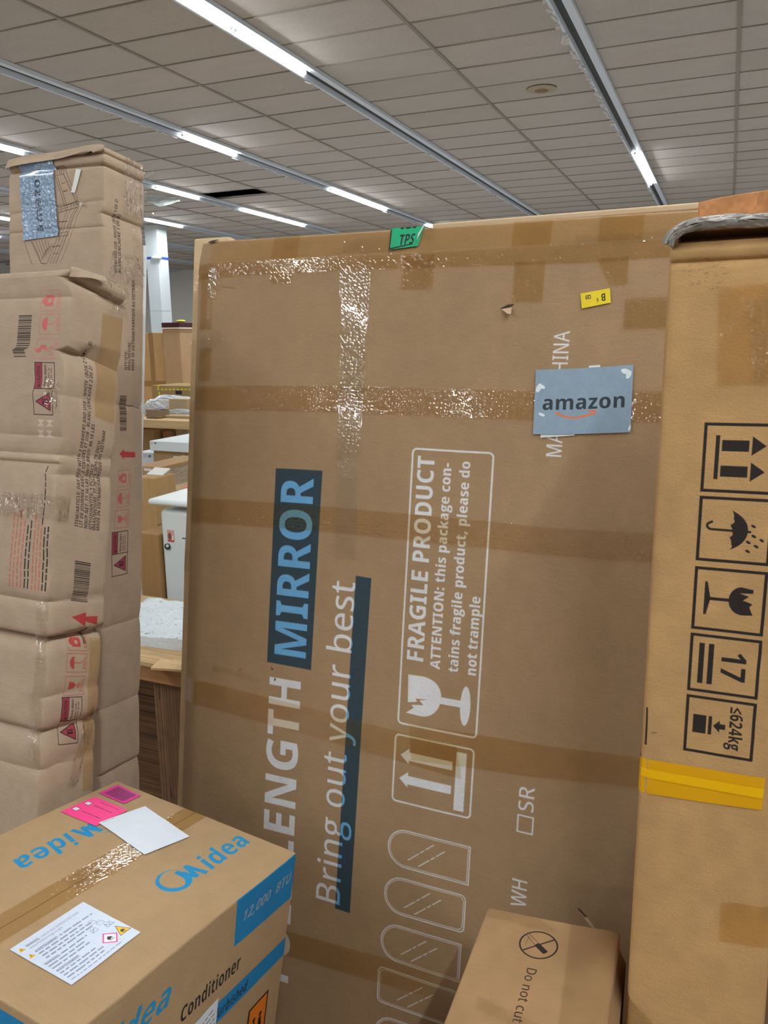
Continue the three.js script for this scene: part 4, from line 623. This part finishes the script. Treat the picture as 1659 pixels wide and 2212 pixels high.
{
  // white metal cabinet behind the table
  const P = at(343, 1100, 3.0), z = P.z, white = std({ color: new THREE.Color(0.74, 0.79, 0.78), roughness: 0.45 }), xr = onZ(430, 1100, z).x, g = thing('white_cabinet', 'white cabinet with an overhanging top, a lock and a small red sticker', 'cabinet', V(P.x, 0, z));
  const w = xr - P.x + 0.22, h = P.y;
  part('body', new RoundedBoxGeometry(w, h, 0.42, 3, 0.02).translate(w / 2, h / 2, -0.21), white, g);
  const tl = onZ(318, 1086, z + 0.03), lw = w + 0.12; part('top', new RoundedBoxGeometry(lw, 0.022, 0.52, 3, 0.010).translate(tl.x - P.x + lw / 2, tl.y + 0.004, -0.23 + 0.0), white, g);
  const spot = (x, y) => { const q = onZ(x, y, z); return [q.x - P.x, q.y]; }, [lx, ly] = spot(363, 1180);
  const lock = part('lock', new THREE.CylinderGeometry(0.012, 0.012, 0.008, 20).rotateX(Math.PI / 2).translate(lx, ly, 0.003), std({ color: new THREE.Color(0.06, 0.07, 0.08), metalness: 0.5, roughness: 0.3 }), g);
  part('lock_cover', new THREE.CylinderGeometry(0.006, 0.006, 0.004, 12).rotateX(Math.PI / 2).translate(lx + 0.004, ly + 0.004, 0.008), white, lock);
  const [sx, sy] = spot(361, 1144), [ex, ey] = spot(377, 1171), st = canvasTexture(64, 96, (c) => { c.fillStyle = '#d8a79a'; c.fillRect(0, 0, 64, 96); c.fillStyle = '#8d5348'; c.beginPath(); c.ellipse(24, 52, 18, 30, 0, 0, 7); c.fill(); c.fillStyle = '#e8ddd2'; c.fillRect(44, 44, 14, 36); c.fillStyle = '#c7473f'; c.fillRect(0, 82, 64, 14); }, { grain: 0.03, fibre: 0 });
  part('sticker', new THREE.PlaneGeometry(ex - sx, sy - ey).translate((sx + ex) / 2, (sy + ey) / 2, 0.0015), std({ map: st }), g).userData.label = 'small red and brown sticker';
  const slot = std({ color: new THREE.Color(0.05, 0.055, 0.06) });
  for (const [x0, y] of [[394, 1162], [408, 1264]]) { const [a, b] = spot(x0, y); part('drawer_gap', boxAt(a, w - 0.02, b - 0.003, b + 0.001, -0.004, 0.0012), slot, g); }
}
{
  const slanted = backCarton({ label: 'upright carton with open top left of the white cabinet', xl: 292, xr: 333, yt: 1030, yb: 1320, depth: 3.3, d: 0.14, floor: true, color: '#b3905f', tape: false });
  const edge = std({ color: new THREE.Color(0.8, 0.78, 0.74), side: THREE.DoubleSide }); const f = part('open_flap', new THREE.BoxGeometry(slanted.w * 0.8, 0.005, 0.06).rotateX(0.35).translate(0, slanted.h + 0.011, -0.02), edge, slanted.g); f.userData.label = 'pale open flap';
  const dark = backCarton({ label: 'brown carton with printed panels, half hidden beside the white cabinet', xl: 296, xr: 341, yt: 1150, yb: 1320, depth: 3.05, d: 0.2, floor: true, color: '#a5804f', tape: false });
  const pk = backCarton({ label: 'long carton with a pink patch on its top behind the white cabinet', xl: 345, xr: 440, yt: 1056, yb: 1080, depth: 3.75, d: 0.45, floor: true, color: '#a98a62', tape: false });
  part('pink_patch', new THREE.BoxGeometry(0.09, 0.001, 0.10).rotateY(0.4).translate(-0.015, pk.h + 0.001, 0.1), std({ color: new THREE.Color(0.85, 0.16, 0.17) }), pk.g);
  const open = backCarton({ label: 'low carton with labels and shiny tape in front of the white flat box', xl: 292, xr: 343, yt: 1006, yb: 1036, depth: 4.3, d: 0.42, floor: true, color: '#a9855a', tape: false });
  open.label(311, 328, 1011, 1018, 0, '#d7d9dc'); open.label(334, 342, 1010, 1022, 2);
  part('packing_tape', boxAt(open.w / 2, open.w / 2 + 0.002, open.h - 0.12, open.h - 0.02, -0.18, 0.18), new THREE.MeshPhysicalMaterial({ color: new THREE.Color(0.42, 0.3, 0.18), roughness: 0.12, bumpMap: WRINKLE, bumpScale: 0.01, clearcoat: 1 }), open.g);
  const brown = backCarton({ label: 'brown carton carrying the white flat box', xl: 331, xr: 398, yt: 972, yb: 1022, depth: 5.0, d: 0.5, floor: true, color: '#a5825a' });
  brown.label(375, 389, 985, 993, 3);
  const wf = backCarton({ name: 'white_flat_box', label: 'white flat box lying on the brown carton under the shelf', xl: 322, xr: 404, yt: 952, yb: 971, depth: 4.95, d: 0.42, onto: brown.top + 0.0015, mat: std({ color: new THREE.Color(0.72, 0.77, 0.79), roughness: 0.5 }), tape: false });
  wf.label(324, 340, 953, 962, 4); 
  const ws = backCarton({ name: 'white_carton', label: 'small white carton with a shipping label at the end of the shelf', xl: 296, xr: 331, yt: 976, yb: 1000, depth: 5.2, d: 0.4, floor: true, mat: std({ color: new THREE.Color(0.66, 0.70, 0.74) }), tape: false });
  ws.label(308, 329, 979, 992, 5, '#cfd6dc');
  for (const [xl, xr, yt, color, label] of [[290, 330, 926, '#ab8a5c', 'plain carton under the left of the shelf'], [350, 369, 930, '#a3764f', 'red-brown carton under the middle of the shelf'], [378, 404, 926, '#b09a78', 'pale carton under the right of the shelf']]) backCarton({ label, xl, xr, yt, yb: 960, depth: 6.4, d: 0.4, floor: true, color, tape: false });
}
{
  // shelf with what stands on it
  const P = at(296, 906, 5.8), z = P.z, xr = onZ(440, 912, z).x, y = P.y, g = thing('timber_shelf', 'pale timber shelf on posts behind the white cabinet', 'shelf', V(P.x - 1.9, 0, z)), x1 = xr - P.x + 2.4;
  part('front_board', boxAt(0, x1, y - 0.058, y, -0.04, 0), paleMat, g); part('back_board', boxAt(0, x1, y - 0.058, y, -1.84, -1.80), paleMat, g); for (let i = 0; i < 9; i++) part('deck_plank', boxAt(0, x1, y - 0.018, y - 0.001, -1.79 + i * 0.194, -1.79 + i * 0.194 + 0.185), paleMat, g);
  for (const x of [0.02, x1 - 0.11]) for (const zz of [-0.13, -1.79]) part('post', boxAt(x, x + 0.09, 0, y - 0.058, zz, zz + 0.09), paleMat, g);
  const top = y + 0.001;
  backCarton({ label: 'big carton with crossed brown tape on the shelf', xl: 300, xr: 352, yt: 719, yb: 830, depth: 7.1, d: 0.4, onto: top, color: '#c5a274', tape: false, group: 'cartons on the shelf', cross: true });
  const big = backCarton({ label: 'tallest carton on the shelf, carrying the dark red box', xl: 350, xr: 388, yt: 711, yb: 815, depth: 6.95, d: 0.42, onto: top, color: '#bb9d7b', tape: false, group: 'cartons on the shelf' });
  const maroon = backCarton({ name: 'dark_red_box', label: 'dark red flat box on top of the tallest carton', xl: 348, xr: 387, yt: 697, yb: 710, depth: 6.93, d: 0.3, onto: big.top + 0.001, mat: std({ color: new THREE.Color(0.07, 0.012, 0.018), roughness: 0.6 }), tape: false });
  part('pale_tray', boxAt(-maroon.w / 2 - 0.004, maroon.w / 2 + 0.004, 0, 0.012, -0.15, 0.156), std({ color: new THREE.Color(0.8, 0.74, 0.62) }), maroon.g);
  const yw = tag(part('yellow_scrap', new THREE.SphereGeometry(0.04, 16, 8).scale(1.2, 0.3, 0.8), std({ color: new THREE.Color(0.85, 0.8, 0.08) }), scene), 'bright yellow scrap lying on the dark red box', 'scrap'); yw.position.set(maroon.g.position.x + 0.04, maroon.top + 0.013, maroon.g.position.z + 0.05);
  const yb = backCarton({ label: 'flat carton with dashed yellow tape lying on the shelf', xl: 328, xr: 420, yt: 832, yb: 853, depth: 6.55, d: 0.36, onto: top, color: '#a58a5c', tape: false, group: 'cartons on the shelf' });
  const yt = std({ color: new THREE.Color(0.80, 0.72, 0.05) }); for (let i = 0; i < 9; i++) { const q = onZ(342 + i * 8.5, 841, yb.P.z); part('tape_dash', boxAt(q.x - yb.g.position.x - 0.012, q.x - yb.g.position.x + 0.010, q.y - yb.low - 0.006, q.y - yb.low + 0.004, yb.d / 2, yb.d / 2 + 0.002), yt, yb.g); }
  for (const [x, yy] of [[342, 833], [344, 848]]) { const q = onZ(x, yy, yb.P.z); part('tape_dash', boxAt(q.x - yb.g.position.x - 0.006, q.x - yb.g.position.x + 0.006, Math.max(0.001, q.y - yb.low - 0.02), q.y - yb.low + 0.008, yb.d / 2, yb.d / 2 + 0.002), yt, yb.g); }
  { const q0 = onZ(379, 844, yb.P.z), q1 = onZ(393, 852, yb.P.z); part('dark_window', boxAt(q0.x - yb.g.position.x, q1.x - yb.g.position.x, Math.max(0.002, q1.y - yb.low), q0.y - yb.low, yb.d / 2, yb.d / 2 + 0.002), std({ color: new THREE.Color(0.02, 0.02, 0.035) }), yb.g); }
  const gc = backCarton({ label: 'grey-brown carton with a blue stripe at the front of the shelf', xl: 314, xr: 343, yt: 884, yb: 905, depth: 5.88, d: 0.12, onto: top, color: '#8f7d66', tape: false, group: 'cartons on the shelf' });
  part('blue_stripe', boxAt(-0.005, 0.07, gc.h, gc.h + 0.0015, -0.01, 0.03), std({ color: new THREE.Color(0.03, 0.06, 0.3) }), gc.g);
  backCarton({ label: 'low tan carton beside the plastic wrap at the front of the shelf', xl: 356, xr: 425, yt: 897, yb: 906, depth: 5.9, d: 0.09, onto: top, color: '#b39a78', tape: false, group: 'cartons on the shelf' });
  const kx = backCarton({ name: 'brown_parcel', label: 'rounded brown parcel half wrapped in white plastic on the shelf', xl: 364, xr: 402, yt: 861, yb: 884, depth: 6.14, d: 0.09, onto: top, color: '#b8a482', tape: false });
  // crumpled plastic film
  const film = new THREE.MeshPhysicalMaterial({ color: new THREE.Color(0.70, 0.75, 0.80), roughness: 0.25, clearcoat: 0.8, bumpMap: WRINKLE, bumpScale: 0.02, side: THREE.DoubleSide });
  const drape = (label, x0, x1, yT, depth, dz, k) => { const A = onZ(x0, yT, at(x0, yT, depth).z), wd = onZ(x1, yT, A.z).x - A.x, hh = A.y - top, geo = new THREE.SphereGeometry(1, 40, 24), p = geo.attributes.position; for (let i = 0; i < p.count; i++) { const x = p.getX(i), yv = p.getY(i), zv = p.getZ(i), n = 1 + 0.35 * (fbm(x * 3 + k, yv * 3 + zv * 2, k) - 0.5) + 0.16 * (fbm(x * 9, zv * 9 + yv * 7, k + 1) - 0.5); p.setXYZ(i, Math.max(-1, Math.min(1, x * n)) * wd / 2, Math.max(0, (yv * n * 0.62 + 0.38)) * hh, zv * n * dz / 2); } geo.computeVertexNormals(); const m = tag(part('plastic_film', geo, film, scene), label, 'plastic film', 'crumpled plastic on the shelf'); m.position.set(A.x + wd / 2, top + 0.001, A.z - dz / 2); return m; };
  drape('wide heap of crumpled white plastic film behind the parcel', 306, 420, 853, 6.38, 0.12, 2);
  drape('crumpled white plastic film hanging at the left end of the shelf', 300, 352, 868, 6.07, 0.05, 5);
  drape('small knot of white plastic film at the shelf front', 356, 415, 883, 6.07, 0.05, 8);
  // tape on the left big carton
}
{
  // scrap of white plastic hanging from the third rail
  const p = onY(350, 418, CEIL - 0.12), geo = new THREE.PlaneGeometry(0.62, 0.22, 24, 10), q = geo.attributes.position;
  const a = at(318, 432, 13.5), b = at(388, 432, 13.5), w = b.distanceTo(a);
  for (let i = 0; i < q.count; i++) { const u = (q.getX(i) / 0.62 + 0.5), v = q.getY(i) / 0.22 + 0.5; q.setXYZ(i, (u - 0.5) * w, (v - 1) * 0.13 * (0.5 + 0.5 * Math.sin(Math.PI * Math.min(1, u * 0.9 + 0.15))) * (0.7 + 0.6 * (1 - Math.abs(u - 0.35))) - 0.05 * u, 0.05 * (fbm(u * 8, v * 5, 3) - 0.5)); }
  geo.computeVertexNormals();
  const m = tag(part('plastic_scrap', geo, std({ color: new THREE.Color(0.66, 0.72, 0.72), roughness: 0.4, side: THREE.DoubleSide }), scene), 'torn white plastic scrap hanging under the light rail beside the rear tall carton', 'plastic film'); const c = at(353, 424, 11.9); m.position.copy(c); m.position.y = CEIL - 0.085; m.position.copy(onY(353, 421, CEIL - 0.012)); m.rotation.y = rad(23);
}
// ------------------------------------------------------------------ cartons across the aisle, behind the viewpoint (they shade the lower part of the mirror carton)
for (const [x0, x1, y0, y1, z0, z1, label] of [[-2.3, -1.2, 0, 1.45, 0.35, 1.3, 'big kraft carton across the aisle, facing the tall leaning pair'], [-1.15, -0.1, 0, 1.3, 0.75, 1.7, 'big kraft carton across the aisle, facing the mirror carton'], [0.0, 1.2, 0, 1.4, 0.7, 1.7, 'big kraft carton across the aisle, facing the yellow-taped carton'], [0.14, 1.1, 0, 1.6, -1.95, -1.02, 'big kraft carton beside the yellow-taped carton']]) {
  const g = thing('pallet_carton', label, 'box', V((x0 + x1) / 2, 0, (z0 + z1) / 2), 'cartons across the aisle'), w = x1 - x0, h = y1 - y0, d = z1 - z0;
  part('body', new RoundedBoxGeometry(w, h, d, 2, 0.008).translate(0, h / 2, 0), plainKraft('#8d6c45'), g);
  part('packing_tape', boxAt(-w / 2, w / 2, h, h + 0.001, -0.024, 0.024), tapeOpaque, g);
}
renderer.render(scene, camera);
